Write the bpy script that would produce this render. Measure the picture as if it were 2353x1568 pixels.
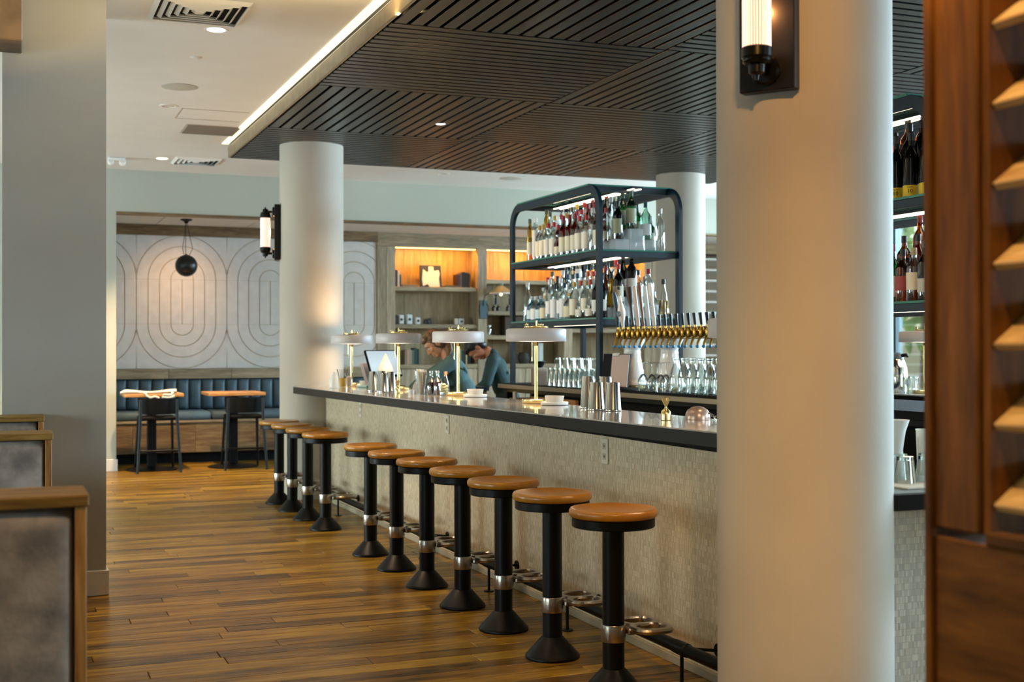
import bpy, bmesh, math, random
from mathutils import Vector, Matrix, Euler
for o in list(bpy.data.objects): bpy.data.objects.remove(o)
S = bpy.context.scene
COL = S.collection
PI = math.pi
rnd = random.Random(11)

# ------------------------------------------------------------------ camera
cd = bpy.data.cameras.new('camera'); cam = bpy.data.objects.new('camera', cd); COL.objects.link(cam)
cd.sensor_width = 36; cd.lens = 44.17; cd.clip_start = .05; cd.clip_end = 200
_yaw, _pit, _roll = .384, .0055, -.0017
fw = Vector((math.sin(_yaw)*math.cos(_pit), math.cos(_yaw)*math.cos(_pit), math.sin(_pit)))
rt = Vector((math.cos(_yaw), -math.sin(_yaw), 0)); up = rt.cross(fw)
r2 = rt*math.cos(_roll) + up*math.sin(_roll); u2 = up*math.cos(_roll) - rt*math.sin(_roll)
mw = Matrix((r2, u2, -fw)).transposed().to_4x4(); mw.translation = (0, 0, 1.42)
cam.matrix_world = mw
cd.dof.use_dof = True; cd.dof.focus_distance = 6.3; cd.dof.aperture_fstop = 3.2
S.camera = cam
# ------------------------------------------------------------------ exposure
vs = S.view_settings
vs.view_transform = 'Standard'; vs.look = 'None'; vs.gamma = 1; vs.use_curve_mapping = False
vs.exposure = 0.62
cy = S.cycles
cy.max_bounces = 7; cy.diffuse_bounces = 3; cy.glossy_bounces = 4; cy.transmission_bounces = 4
cy.transparent_max_bounces = 24; cy.sample_clamp_indirect = 6; cy.caustics_reflective = False; cy.caustics_refractive = False
cy.use_adaptive_sampling = True; cy.adaptive_threshold = .02
cy.use_denoising = True
# ------------------------------------------------------------------ sky
w = bpy.data.worlds.new('world'); S.world = w; w.use_nodes = True
wn = w.node_tree.nodes; wl = w.node_tree.links
sky = wn.new('ShaderNodeTexSky'); sky.sky_type = 'NISHITA'; sky.sun_disc = False
sky.sun_elevation = math.radians(38); sky.sun_rotation = math.radians(200); sky.air_density = 1.4; sky.dust_density = 3
wl.new(sky.outputs[0], wn['Background'].inputs[0]); wn['Background'].inputs[1].default_value = .9

def srgb(c):
    if isinstance(c, str):
        c = c.lstrip('#'); c = [int(c[i:i+2], 16)/255 for i in (0, 2, 4)]
    return tuple((x/12.92 if x <= .04045 else ((x+.055)/1.055)**2.4) for x in c[:3]) + (1,)

def area(name, loc, aim, sx, sy, power, col, shape='RECTANGLE', spread=180):
    l = bpy.data.lights.new(name, 'AREA'); l.shape = shape; l.size = sx; l.size_y = sy
    l.energy = power; l.color = srgb(col)[:3]; l.spread = math.radians(spread)
    o = bpy.data.objects.new(name, l); COL.objects.link(o); o.location = loc
    o.rotation_euler = (Vector(aim)).to_track_quat('-Z', 'Y').to_euler()
    return o
def spot(name, loc, aim, power, col, ang=90, blend=.8, r=.05):
    l = bpy.data.lights.new(name, 'SPOT'); l.energy = power; l.color = srgb(col)[:3]
    l.spot_size = math.radians(ang); l.spot_blend = blend; l.shadow_soft_size = r
    o = bpy.data.objects.new(name, l); COL.objects.link(o); o.location = loc
    o.rotation_euler = (Vector(aim)).to_track_quat('-Z', 'Y').to_euler()
    return o
def point(name, loc, power, col, r=.04):
    l = bpy.data.lights.new(name, 'POINT'); l.energy = power; l.color = srgb(col)[:3]; l.shadow_soft_size = r
    o = bpy.data.objects.new(name, l); COL.objects.link(o); o.location = loc
    return o
WARM = '#ffcf94'; COOL = '#bdd5f0'; DAY = '#d3e0ee'
# daylight coming in through the windows of the right, left and street walls, plus added fill lamps near the ground
for i, y in enumerate((1.0, 5.0, 9.0, 13.0)):
    area('daylight_right', (12.7, y, 3.2), (-1, 0, -.33), 3.2, 2.0, (1300, 2500, 1600, 1100)[i], COOL)
    area('bounce_fill_right', (13.2, y, .15), (-1, 0, .55), 3.4, .9, (100, 800, 1500, 1500)[i], DAY)  # added lamp, imitates bounce off the ground to brighten the ceiling
for y, e in ((9.5, 230), (13.2, 360)):
    area('bounce_fill_left', (-6.6, y, .05), (1, 0, .6), 3.2, .9, 190, DAY)  # same added bounce fill on the left side
    area('daylight_left', (-5.7, y, 1.35), (1, 0, .0), 3.0, 1.5, e, '#dfe8ee')
area('daylight_left', (-5.7, 2.6, 1.5), (.62, .78, -.03), 2.6, 1.8, 45, COOL, spread=80)
area('daylight_street', (7.4, -4.0, 1.9), (-.25, 1, 0), 3.4, 2.2, 190, COOL)
# ceiling downlights over the aisle, warm
for y, e in ((-.4, 10), (2.5, 30), (5.4, 25), (8.31, 150), (14.16, 520)):
    spot('downlight_lamp', (1.29 if y < 12 else 1.6, y, 3.46), (0, 0, -1), e, '#ffd9ab', 88, .7, .05)
for x in (3.5, 5.4):
    for y in (4.6, 7.4, 10.3):
        spot('soffit_lamp', (x, y, 3.34), (0, 0, -1), 40, WARM, 100, .8, .04)
spot('booth_fill', (-.6, 2.6, 3.4), (.1, .1, -1), 90, WARM, 110, .8, .05)  # added spot without a fitting, brightens the grey suede
spot('column_fill', (1.0, 1.0, 3.45), (1.6, 2.7, -2.5), 270, '#ffc47a', 28, 1.0, .08)  # added narrow spot without a fitting, warms the near column's front
spot('column_fill', (1.0, 1.0, 3.45), (1.6, 2.7, -1.0), 200, '#ffbe70', 30, 1.0, .08)  # second added spot, carries the warm light up the column
spot('louvre_fill', (.98, 1.5, 3.42), (.35, .05, -1), 115, '#ffcf8a', 70, .6, .04)  # added spot without a fitting, placed to brighten the louvre tops

# ------------------------------------------------------------------ mesh builder
class MB:
    def __init__(s): s.v = []; s.f = []
    def add(s, vs, fs, M=None):
        n = len(s.v)
        if M is not None: vs = [tuple(M @ Vector(q)) for q in vs]
        s.v += [tuple(q) for q in vs]; s.f += [tuple(i+n for i in f) for f in fs]; return s
    def box(s, x0, x1, y0, y1, z0, z1, b=0, M=None):
        if x0 > x1: x0, x1 = x1, x0
        if y0 > y1: y0, y1 = y1, y0
        if z0 > z1: z0, z1 = z1, z0
        if b <= 0:
            vs = [(x, y, z) for x in (x0, x1) for y in (y0, y1) for z in (z0, z1)]
            fs = [(0, 1, 3, 2), (4, 6, 7, 5), (0, 4, 5, 1), (2, 3, 7, 6), (0, 2, 6, 4), (1, 5, 7, 3)]
            return s.add(vs, fs, M)
        b = min(b, (x1-x0)*.49, (y1-y0)*.49, (z1-z0)*.49)
        lim = ((x0, x1), (y0, y1), (z0, z1)); vs = []; ix = {}
        for sx in (0, 1):
            for sy in (0, 1):
                for sz in (0, 1):
                    sg = (sx, sy, sz)
                    for k in range(3):
                        p = [lim[a][sg[a]] + (0 if a == k else (b if sg[a] == 0 else -b)) for a in range(3)]
                        ix[(sg, k)] = len(vs); vs.append(p)
        fs = []
        for k in range(3):
            a, c = [q for q in range(3) if q != k]
            for sd in (0, 1):
                loop = []
                for (p, q) in ((0, 0), (1, 0), (1, 1), (0, 1)):
                    sg = [0, 0, 0]; sg[k] = sd; sg[a] = p; sg[c] = q; loop.append(ix[(tuple(sg), k)])
                fs.append(loop)
            for p in (0, 1):
                for q in (0, 1):
                    sg0 = [0, 0, 0]; sg0[a] = p; sg0[c] = q; sg1 = list(sg0); sg1[k] = 1
                    sg0 = tuple(sg0); sg1 = tuple(sg1)
                    fs.append((ix[(sg0, a)], ix[(sg1, a)], ix[(sg1, c)], ix[(sg0, c)]))
        for sx in (0, 1):
            for sy in (0, 1):
                for sz in (0, 1): fs.append(tuple(ix[((sx, sy, sz), k)] for k in range(3)))
        return s.add(vs, fs, M)
    def lathe(s, prof, n=24, M=None, a0=0, a1=2*PI):
        full = abs(a1-a0-2*PI) < 1e-6; m = n if full else n+1
        vs = []; rows = []
        for r, z in prof:
            if r < 1e-6: rows.append([len(vs)]); vs.append((0, 0, z))
            else:
                rows.append(list(range(len(vs), len(vs)+m)))
                for i in range(m):
                    a = a0 + (a1-a0)*i/n; vs.append((r*math.cos(a), r*math.sin(a), z))
        fs = []
        for A, B in zip(rows, rows[1:]):
            if len(A) == 1 and len(B) == 1: continue
            for i in range(n):
                j = (i+1) % m
                if len(A) == 1: fs.append((A[0], B[i], B[j]))
                elif len(B) == 1: fs.append((A[i], A[j], B[0]))
                else: fs.append((A[i], A[j], B[j], B[i]))
        return s.add(vs, fs, M)
    def cyl(s, r, z0, z1, n=20, M=None, b=0):
        if b: return s.lathe([(0, z0), (r-b, z0), (r, z0+b), (r, z1-b), (r-b, z1), (0, z1)], n, M)
        return s.lathe([(0, z0), (r, z0), (r, z1), (0, z1)], n, M)
    def tube(s, pts, r, n=10, closed=False, sec=None, M=None, fixed=None):
        P = [Vector(p) for p in pts]; k = len(P); vs = []; fs = []; rings = []
        rr = r if isinstance(r, (list, tuple)) else [r]*k
        t0 = (P[1]-P[0]).normalized()
        ref = Vector(fixed) if fixed else (Vector((0, 0, 1)) if abs(t0.z) < .9 else Vector((1, 0, 0)))
        nv = (ref - t0*ref.dot(t0)).normalized()
        for i in range(k):
            if closed: t = (P[(i+1) % k]-P[i-1]).normalized()
            else: t = ((P[min(i+1, k-1)]-P[max(i-1, 0)])).normalized()
            if fixed: 
                nv = Vector(fixed) - t*Vector(fixed).dot(t)
            else: nv = nv - t*nv.dot(t)
            nv.normalize(); bv = t.cross(nv)
            ring = []
            prof = sec if sec else [(math.cos(2*PI*j/n), math.sin(2*PI*j/n)) for j in range(n)]
            for a, b in prof:
                ring.append(len(vs)); vs.append(P[i] + (nv*a + bv*b)*rr[i])
            rings.append(ring)
        q = len(rings[0])
        for i in range(k if closed else k-1):
            A = rings[i]; B = rings[(i+1) % k]
            for j in range(q): fs.append((A[j], A[(j+1) % q], B[(j+1) % q], B[j]))
        if not closed: fs.append(tuple(rings[0][::-1])); fs.append(tuple(rings[-1]))
        return s.add(vs, fs, M)
    def prism(s, poly, z0, z1, M=None):
        n = len(poly)
        vs = [(x, y, z0) for x, y in poly] + [(x, y, z1) for x, y in poly]
        fs = [tuple(range(n))[::-1], tuple(range(n, 2*n))] + [(i, (i+1) % n, n+(i+1) % n, n+i) for i in range(n)]
        return s.add(vs, fs, M)
    def ell(s, c, rx, ry, rz, n=16, m=10, M=None):
        A = Matrix.Translation(c) @ Matrix.Diagonal((rx, ry, rz, 1))
        if M is not None: A = M @ A
        return s.lathe([(math.sin(PI*i/m), -math.cos(PI*i/m)) for i in range(m+1)], n, A)
    def cap(s, p0, p1, r0, r1, n=12):
        p0 = Vector(p0); p1 = Vector(p1); d = p1-p0; L = d.length
        M = Matrix.Translation(p0) @ d.to_track_quat('Z', 'Y').to_matrix().to_4x4()
        pr = [(r0*math.sin(a), -r0*math.cos(a)) for a in (0, .5, 1.0, PI/2)] + [(r1*math.cos(a), L+r1*math.sin(a)) for a in (0, .55, 1.05, PI/2)]
        pr[0] = (0, -r0); pr[-1] = (0, L+r1)
        return s.lathe(pr, n, M)

def mesh(name, mb, mat, smooth=35):
    me = bpy.data.meshes.new(name); me.from_pydata(mb.v, [], mb.f); me.update()
    bm = bmesh.new(); bm.from_mesh(me); bmesh.ops.recalc_face_normals(bm, faces=bm.faces); bm.to_mesh(me); bm.free()
    if smooth:
        me.shade_smooth()
        if smooth < 180: me.set_sharp_from_angle(angle=math.radians(smooth))
    if mat: me.materials.append(mat)
    return me
def link(name, me, parent=None, loc=None, rot=None):
    o = bpy.data.objects.new(name, me); COL.objects.link(o)
    if parent: o.parent = parent
    if loc is not None: o.location = loc
    if rot is not None: o.rotation_euler = rot
    return o
def obj(name, mb, mat, parent=None, smooth=35, world=False):
    """one mesh object; world=True: builder coordinates are world ones, the parent is unrotated"""
    if world and parent is not None:
        L = Vector((0, 0, 0)); p = parent
        while p: L += p.location; p = p.parent
        mb.v = [(x-L.x, y-L.y, z-L.z) for x, y, z in mb.v]
    return link(name, mesh(name, mb, mat, smooth), parent)
def tag(o, label=None, cat=None, group=None, kind=None):
    if label: o['label'] = label
    if cat: o['category'] = cat
    if group: o['group'] = group
    if kind: o['kind'] = kind
    return o
def thing(name, label, cat, loc=(0, 0, 0), rz=0, group=None):
    o = bpy.data.objects.new(name, None); COL.objects.link(o); o.empty_display_size = .1
    o.location = loc; o.rotation_euler = (0, 0, rz)
    return tag(o, label, cat, group)
def struct(name, mb, mat, smooth=35, parent=None):
    o = obj(name, mb, mat, parent, smooth, world=True)
    return tag(o, kind='structure') if parent is None else o
KIDS = {}
def dup(root, loc, rz=0, label=None, group=None, keep_parts=True):
    def cp(o, par):
        c = o.copy(); COL.objects.link(c); c.parent = par
        if keep_parts:
            for ch in o.children: cp(ch, c)
        return c
    r = cp(root, None); r.location = loc; r.rotation_euler = (0, 0, rz)
    if label: r['label'] = label
    if group: r['group'] = group
    return r
ORD = ['first', 'second', 'third', 'fourth', 'fifth', 'sixth', 'seventh', 'eighth', 'ninth', 'tenth', 'eleventh', 'twelfth',
       'thirteenth', 'fourteenth', 'fifteenth', 'sixteenth', 'seventeenth', 'eighteenth', 'nineteenth', 'twentieth', 'twenty-first', 'twenty-second', 'twenty-third', 'twenty-fourth']

# ------------------------------------------------------------------ materials
def new(name):
    m = bpy.data.materials.new(name); m.use_nodes = True
    return m, m.node_tree.nodes, m.node_tree.links, m.node_tree.nodes['Principled BSDF']
def N(nt, typ, **kw):
    n = nt.new(typ)
    for k, v in kw.items():
        if k in n.bl_rna.properties.keys(): setattr(n, k, v)
        else: n.inputs[k.replace('_', ' ')].default_value = v
    return n
def pm(name, col, rough=.5, metal=0, var=0, scale=8, bump=0, bscale=60, coat=0, emit=None, es=0, sheen=0, spec=.5):
    m, nt, ln, p = new(name)
    p.inputs['Base Color'].default_value = srgb(col); p.inputs['Roughness'].default_value = rough
    p.inputs['Metallic'].default_value = metal; p.inputs['Coat Weight'].default_value = coat
    p.inputs['Specular IOR Level'].default_value = spec
    if sheen: p.inputs['Sheen Weight'].default_value = sheen
    if emit: p.inputs['Emission Color'].default_value = srgb(emit); p.inputs['Emission Strength'].default_value = es
    tc = None
    if var:
        tc = N(nt, 'ShaderNodeTexCoord'); no = N(nt, 'ShaderNodeTexNoise', Scale=scale, Detail=4.)
        mx = N(nt, 'ShaderNodeMix', data_type='RGBA')
        c = srgb(col); mx.inputs[6].default_value = tuple(x*(1-var) for x in c[:3])+(1,); mx.inputs[7].default_value = tuple(min(1, x*(1+var)) for x in c[:3])+(1,)
        ln.new(tc.outputs['Object'], no.inputs['Vector']); mrg = N(nt, 'ShaderNodeMapRange'); mrg.inputs[1].default_value = .36; mrg.inputs[2].default_value = .64; ln.new(no.outputs['Fac'], mrg.inputs[0]); ln.new(mrg.outputs[0], mx.inputs[0]); ln.new(mx.outputs[2], p.inputs['Base Color'])
    if bump:
        tc = tc or N(nt, 'ShaderNodeTexCoord'); nb = N(nt, 'ShaderNodeTexNoise', Scale=float(bscale), Detail=3.)
        bp = N(nt, 'ShaderNodeBump', Strength=float(bump), Distance=.01)
        ln.new(tc.outputs['Object'], nb.inputs['Vector']); ln.new(nb.outputs['Fac'], bp.inputs['Height']); ln.new(bp.outputs[0], p.inputs['Normal'])
    return m
def wood(name, cols, axis=0, scale=1.0, rough=.45, stretch=14, rand=.25, bump=.15, coat=0, spec=.5, streak=0):
    """grain running along one axis, every board offset by its own random number"""
    m, nt, ln, p = new(name)
    tc = N(nt, 'ShaderNodeTexCoord'); oi = N(nt, 'ShaderNodeObjectInfo'); ge = N(nt, 'ShaderNodeNewGeometry')
    ad = N(nt, 'ShaderNodeMath', operation='ADD'); ln.new(oi.outputs['Random'], ad.inputs[0]); ln.new(ge.outputs['Random Per Island'], ad.inputs[1])
    fr = N(nt, 'ShaderNodeMath', operation='FRACT'); ln.new(ad.outputs[0], fr.inputs[0])
    ml = N(nt, 'ShaderNodeVectorMath', operation='SCALE'); ml.inputs[0].default_value = (37, 53, 71); ln.new(fr.outputs[0], ml.inputs['Scale'])
    va = N(nt, 'ShaderNodeVectorMath', operation='ADD'); ln.new(tc.outputs['Object'], va.inputs[0]); ln.new(ml.outputs[0], va.inputs[1])
    mp = N(nt, 'ShaderNodeMapping'); sc = [scale*stretch]*3; sc[axis] = scale; mp.inputs['Scale'].default_value = sc
    ln.new(va.outputs[0], mp.inputs['Vector'])
    n1 = N(nt, 'ShaderNodeTexNoise', Scale=1.6, Detail=5., Roughness=.6, Distortion=.6); ln.new(mp.outputs[0], n1.inputs['Vector'])
    n2 = N(nt, 'ShaderNodeTexNoise', Scale=7.0, Detail=3.); ln.new(mp.outputs[0], n2.inputs['Vector'])
    cr = N(nt, 'ShaderNodeValToRGB'); e = cr.color_ramp.elements
    e[0].position = .28; e[0].color = srgb(cols[0]); e[1].position = .72; e[1].color = srgb(cols[2])
    q = e.new(.5); q.color = srgb(cols[1])
    mm = N(nt, 'ShaderNodeMath', operation='MULTIPLY_ADD'); ln.new(n2.outputs['Fac'], mm.inputs[0]); mm.inputs[1].default_value = .35; 
    s1 = N(nt, 'ShaderNodeMath', operation='SUBTRACT'); ln.new(n1.outputs['Fac'], s1.inputs[0]); s1.inputs[1].default_value = .175; ln.new(s1.outputs[0], mm.inputs[2])
    r1 = N(nt, 'ShaderNodeMath', operation='MULTIPLY_ADD'); ln.new(fr.outputs[0], r1.inputs[0]); r1.inputs[1].default_value = rand; 
    s2 = N(nt, 'ShaderNodeMath', operation='SUBTRACT'); ln.new(mm.outputs[0], s2.inputs[0]); s2.inputs[1].default_value = rand/2; ln.new(s2.outputs[0], r1.inputs[2])
    ln.new(r1.outputs[0], cr.inputs[0]); ln.new(cr.outputs[0], p.inputs['Base Color'])
    p.inputs['Roughness'].default_value = rough; p.inputs['Coat Weight'].default_value = coat; p.inputs['Coat Roughness'].default_value = .2
    p.inputs['Specular IOR Level'].default_value = spec
    if streak:                                                          # short dark mineral streaks along the grain
        m3 = N(nt, 'ShaderNodeMapping'); s3 = [scale*9]*3; s3[axis] = scale*1.1; m3.inputs['Scale'].default_value = s3; ln.new(va.outputs[0], m3.inputs['Vector'])
        n3 = N(nt, 'ShaderNodeTexNoise', Scale=1.9, Detail=4., Roughness=.55, Distortion=1.2); ln.new(m3.outputs[0], n3.inputs['Vector'])
        mr = N(nt, 'ShaderNodeMapRange'); mr.inputs[1].default_value = .57; mr.inputs[2].default_value = .72; mr.inputs[3].default_value = 0; mr.inputs[4].default_value = streak; ln.new(n3.outputs['Fac'], mr.inputs[0])
        mk = N(nt, 'ShaderNodeMix', data_type='RGBA'); ln.new(mr.outputs[0], mk.inputs[0]); ln.new(cr.outputs[0], mk.inputs[6]); mk.inputs[7].default_value = srgb('#20120a'); ln.new(mk.outputs[2], p.inputs['Base Color'])
    if bump:
        bp = N(nt, 'ShaderNodeBump', Strength=bump, Distance=.002); ln.new(n2.outputs['Fac'], bp.inputs['Height']); ln.new(bp.outputs[0], p.inputs['Normal'])
    return m
def mosaic(name, axis, tw, th, cols, rough=.14):
    """small upright glazed tiles: each cell its own tone, tilt and gloss"""
    m, nt, ln, p = new(name)
    tc = N(nt, 'ShaderNodeTexCoord'); sp = N(nt, 'ShaderNodeSeparateXYZ'); ln.new(tc.outputs['Object'], sp.inputs[0])
    def M(op, a, b=None):
        n = N(nt, 'ShaderNodeMath', operation=op)
        for i, q in enumerate((a, b)):
            if q is None: continue
            if isinstance(q, (int, float)): n.inputs[i].default_value = q
            else: ln.new(q, n.inputs[i])
        return n.outputs[0]
    v = M('DIVIDE', sp.outputs[2], th); row = M('FLOOR', v)
    wr = N(nt, 'ShaderNodeTexWhiteNoise', noise_dimensions='1D'); ln.new(row, wr.inputs['W'])
    u = M('ADD', M('DIVIDE', sp.outputs[axis], tw), M('MULTIPLY', wr.outputs[0], 9.7)); cu = M('FLOOR', u)
    cb = N(nt, 'ShaderNodeCombineXYZ'); ln.new(cu, cb.inputs[0]); ln.new(row, cb.inputs[1])
    wn_ = N(nt, 'ShaderNodeTexWhiteNoise', noise_dimensions='2D'); ln.new(cb.outputs[0], wn_.inputs['Vector'])
    cr = N(nt, 'ShaderNodeValToRGB'); e = cr.color_ramp.elements; e[0].color = srgb(cols[0]); e[1].color = srgb(cols[2]); q = e.new(.55); q.color = srgb(cols[1])
    ln.new(wn_.outputs['Value'], cr.inputs[0])
    fu = M('FRACT', u); fv = M('FRACT', v)
    g = M('MAXIMUM', M('LESS_THAN', fu, .12), M('LESS_THAN', fv, .06))
    mx = N(nt, 'ShaderNodeMix', data_type='RGBA'); ln.new(g, mx.inputs[0]); ln.new(cr.outputs[0], mx.inputs[6]); mx.inputs[7].default_value = srgb(cols[3])
    ln.new(mx.outputs[2], p.inputs['Base Color'])
    rr = M('ADD', M('MULTIPLY', g, .5), rough); ln.new(rr, p.inputs['Roughness'])
    sb = N(nt, 'ShaderNodeVectorMath', operation='SUBTRACT'); ln.new(wn_.outputs['Color'], sb.inputs[0]); sb.inputs[1].default_value = (.5, .5, .5)
    scv = N(nt, 'ShaderNodeVectorMath', operation='SCALE'); ln.new(sb.outputs[0], scv.inputs[0]); scv.inputs['Scale'].default_value = .13
    ge = N(nt, 'ShaderNodeNewGeometry'); av = N(nt, 'ShaderNodeVectorMath', operation='ADD'); ln.new(ge.outputs['Normal'], av.inputs[0]); ln.new(scv.outputs[0], av.inputs[1])
    nv = N(nt, 'ShaderNodeVectorMath', operation='NORMALIZE'); ln.new(av.outputs[0], nv.inputs[0]); ln.new(nv.outputs[0], p.inputs['Normal'])
    return m
def glass(name, tint='#ffffff', gloss=.12, rough=.02):
    """thin glass wall: tinted pass-through plus a fresnel reflection"""
    m, nt, ln, p = new(name); nt.remove(p)
    out = nt['Material Output']
    tr = N(nt, 'ShaderNodeBsdfTransparent'); tr.inputs[0].default_value = srgb(tint)
    gl = N(nt, 'ShaderNodeBsdfGlossy', Roughness=rough); gl.inputs[0].default_value = (1, 1, 1, 1)
    lw = N(nt, 'ShaderNodeLayerWeight', Blend=.35); ma = N(nt, 'ShaderNodeMath', operation='MULTIPLY_ADD')
    ln.new(lw.outputs['Fresnel'], ma.inputs[0]); ma.inputs[1].default_value = .8; ma.inputs[2].default_value = gloss*.4; ma.use_clamp = True
    mx = N(nt, 'ShaderNodeMixShader'); ln.new(ma.outputs[0], mx.inputs[0]); ln.new(tr.outputs[0], mx.inputs[1]); ln.new(gl.outputs[0], mx.inputs[2])
    ln.new(mx.outputs[0], out.inputs[0])
    return m
def emis(name, col, s):
    m, nt, ln, p = new(name)
    p.inputs['Base Color'].default_value = srgb(col); p.inputs['Emission Color'].default_value = srgb(col); p.inputs['Emission Strength'].default_value = s
    return m
T = {}
T['ceiling'] = pm('ceiling_paint', '#e3e1dd', .9, var=.02, scale=2)
T['wall'] = pm('sage_wall_paint', '#b4b7a9', .85, bump=.05, bscale=120)
T['pier'] = pm('grey_pier_paint', '#a9a69b', .8, bump=.05, bscale=150)
T['trimwhite'] = pm('white_trim_paint', '#dcd8d0', .5)
T['plaster'] = pm('column_plaster', '#b5ab9b', .75, var=.03, scale=3, bump=.08, bscale=30)
T['plank'] = wood('floor_plank', ['#3d290b', '#86601b', '#b28c2a'], 0, 1.3, .32, 12, .3, .1, coat=.0, spec=.3, streak=.6)
T['subfloor'] = pm('sub_floor', '#3a2412', .8)
T['slat'] = wood('dark_slat', ['#090a0a', '#0f0f0f', '#181817'], 0, 2, .3, 14, .3, .2, spec=.32)
T['slaty'] = wood('dark_slat_along', ['#090a0a', '#0f0f0f', '#181817'], 1, 2, .3, 14, .3, .2, spec=.32)
T['black'] = pm('black_metal', '#040404', .4, spec=.2)
T['blackflat'] = pm('black_flat', '#050505', .7, spec=.18)
T['bronze'] = pm('dark_bronze', '#16120f', .3, .6)
T['plate'] = pm('bronze_plate', '#1d1813', .4, .5)
T['steelblue'] = pm('dark_blue_steel', '#0e2430', .38, spec=.4)
T['chrome'] = pm('polished_steel', '#d9d7d2', .12, 1)
T['alu'] = pm('cast_aluminium', '#a9a096', .28, 1, bump=.1, bscale=90)
T['brass'] = pm('brass', '#dcc68a', .24, 1)
T['brassdull'] = pm('tap_brass', '#b58a3c', .25, 1)
T['seatwood'] = wood('stool_seat', ['#a3691b', '#b07722', '#ba832c'], 1, 1.6, .3, 6, .15, 0, coat=.12)
T['tile_x'] = mosaic('bar_tile_front', 1, .009, .027, ['#bfae92', '#cfbfa3', '#dccdb3', '#b3a387'])
T['tile_y'] = mosaic('bar_tile_end', 0, .0085, .024, ['#a99f8e', '#bfb4a2', '#d2c8b5', '#9a9180'])
T['stone'] = pm('bar_top_stone', '#b3a9a1', .12, var=.12, scale=14, coat=.5)
T['edge'] = pm('bar_edge', '#121010', .5, var=.2, scale=30, spec=.25)
T['oakgrey'] = wood('grey_oak', ['#857863', '#a5977e', '#bfb196'], 2, 1.4, .6, 9, .2, .2)
T['oakgreyh'] = wood('grey_oak_rail', ['#7a6d56', '#998a6f', '#b5a686'], 0, 1.4, .6, 9, .2, .2)
T['oakbrown'] = wood('brown_oak', ['#4a3823', '#6d5537', '#8a7350'], 0, 1.2, .5, 9, .2, .2)
T['oakback'] = wood('oak_back', ['#84714f', '#9c8967', '#b29f7c'], 2, 1.2, .6, 8, .2, .1)
T['screen'] = wood('screen_oak', ['#4a2b10', '#6f4517', '#8a5a22'], 2, 1.1, .55, 7, .1, .2, spec=.2)
T['louvre'] = wood('lit_louvre_oak', ['#a0784a', '#c49f66', '#dcbb86'], 1, 1.2, .5, 8, .1, .1)  # same oak as the screen, colour lightened to look strongly lit
T['screenh'] = wood('screen_oak_cross', ['#41270d', '#654016', '#825522'], 1, 1.1, .55, 7, .1, .2, spec=.2)
T['walnut'] = wood('booth_oak', ['#523c1b', '#80602a', '#9c7c40'], 0, 2, .55, 12, .15, .2, spec=.25)
T['walnutv'] = wood('booth_oak_post', ['#6b4519', '#a1702f', '#bd8f4c'], 2, 2, .5, 12, .15, .2)
T['suede'] = pm('grey_suede', '#857a6e', .8, var=.45, scale=9, bump=.25, bscale=40, sheen=.6)
T['leather'] = pm('blue_grey_leather', '#4d616b', .5, var=.15, scale=7, bump=.08, bscale=60)
T['panel'] = pm('carved_plaster_panel', '#dcdad4', .85, var=.04, scale=8, bump=.1, bscale=80)
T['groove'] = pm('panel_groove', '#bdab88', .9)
T['tablewood'] = wood('table_oak', ['#a5703c', '#c18b52', '#d6a468'], 0, 2, .4, 10, .1, .05)
T['cloth'] = pm('cream_napkin', '#ded6c4', .9, bump=.2, bscale=200)
T['lampwhite'] = pm('lamp_shade_enamel', '#cfc8c4', .45)
T['diffuser'] = emis('lamp_diffuser', '#fff2dc', 2.2)
T['tube'] = emis('sconce_tube', '#e0854a', .3)
T['rib'] = emis('sconce_rib', '#ffe9dc', .5)
T['led'] = emis('led_strip', '#fff0cc', 3.5)
T['down'] = emis('downlight_glow', '#fffaf0', 4)
T['clear'] = glass('clear_glass', '#f2f7f5', .25)
T['pane'] = glass('shelf_glass', '#cfe6dc', .15)
T['paneedge'] = pm('glass_edge', '#3d7d6b', .15)
def acrylic():
    m, nt, ln, p = new('acrylic'); nt.remove(p)
    tr = N(nt, 'ShaderNodeBsdfTransparent'); df = N(nt, 'ShaderNodeBsdfDiffuse'); df.inputs[0].default_value = srgb('#e8eaea'); mx = N(nt, 'ShaderNodeMixShader'); mx.inputs[0].default_value = .3
    ln.new(tr.outputs[0], mx.inputs[1]); ln.new(df.outputs[0], mx.inputs[2]); ln.new(mx.outputs[0], nt['Material Output'].inputs[0]); return m
T['acrylic'] = acrylic()
T['window'] = glass('window_glass', '#f4faf8', .1)
T['green'] = glass('green_glass', '#3f8f4a', .2)
T['dkgreen'] = glass('dark_green_glass', '#143a1c', .2)
T['amber'] = glass('amber_glass', '#c9761e', .2)
T['red'] = glass('red_glass', '#a8231a', .2)
T['rose'] = glass('rose_glass', '#e8a488', .2)
T['yellowg'] = glass('yellow_glass', '#d9b93c', .2)
T['blackglass'] = pm('black_glass', '#0c0a08', .08)
T['blueg'] = glass('blue_glass', '#8fc6d4', .2)
T['palegreen'] = glass('pale_green_glass', '#bfe0d2', .2)
T['ceramic'] = pm('white_ceramic', '#e6e2db', .15, coat=.4)
T['frame'] = pm('window_frame', '#2f4247', .5)
T['white'] = pm('white_enamel', '#e8e5df', .4)
T['paper'] = pm('paper', '#e6dfcf', .8)
T['cream'] = pm('cream_ceramic', '#dcd3c3', .4)
T['skin'] = pm('skin', '#c98d68', .5)
T['skin2'] = pm('skin_tan', '#b9795a', .5)
T['hair'] = pm('brown_hair', '#6b4a2c', .5, var=.4, scale=40)
T['hairdk'] = pm('dark_hair', '#221a15', .45, var=.3, scale=40)
T['teal'] = pm('teal_shirt', '#45605f', .85, var=.1, scale=6)
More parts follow.
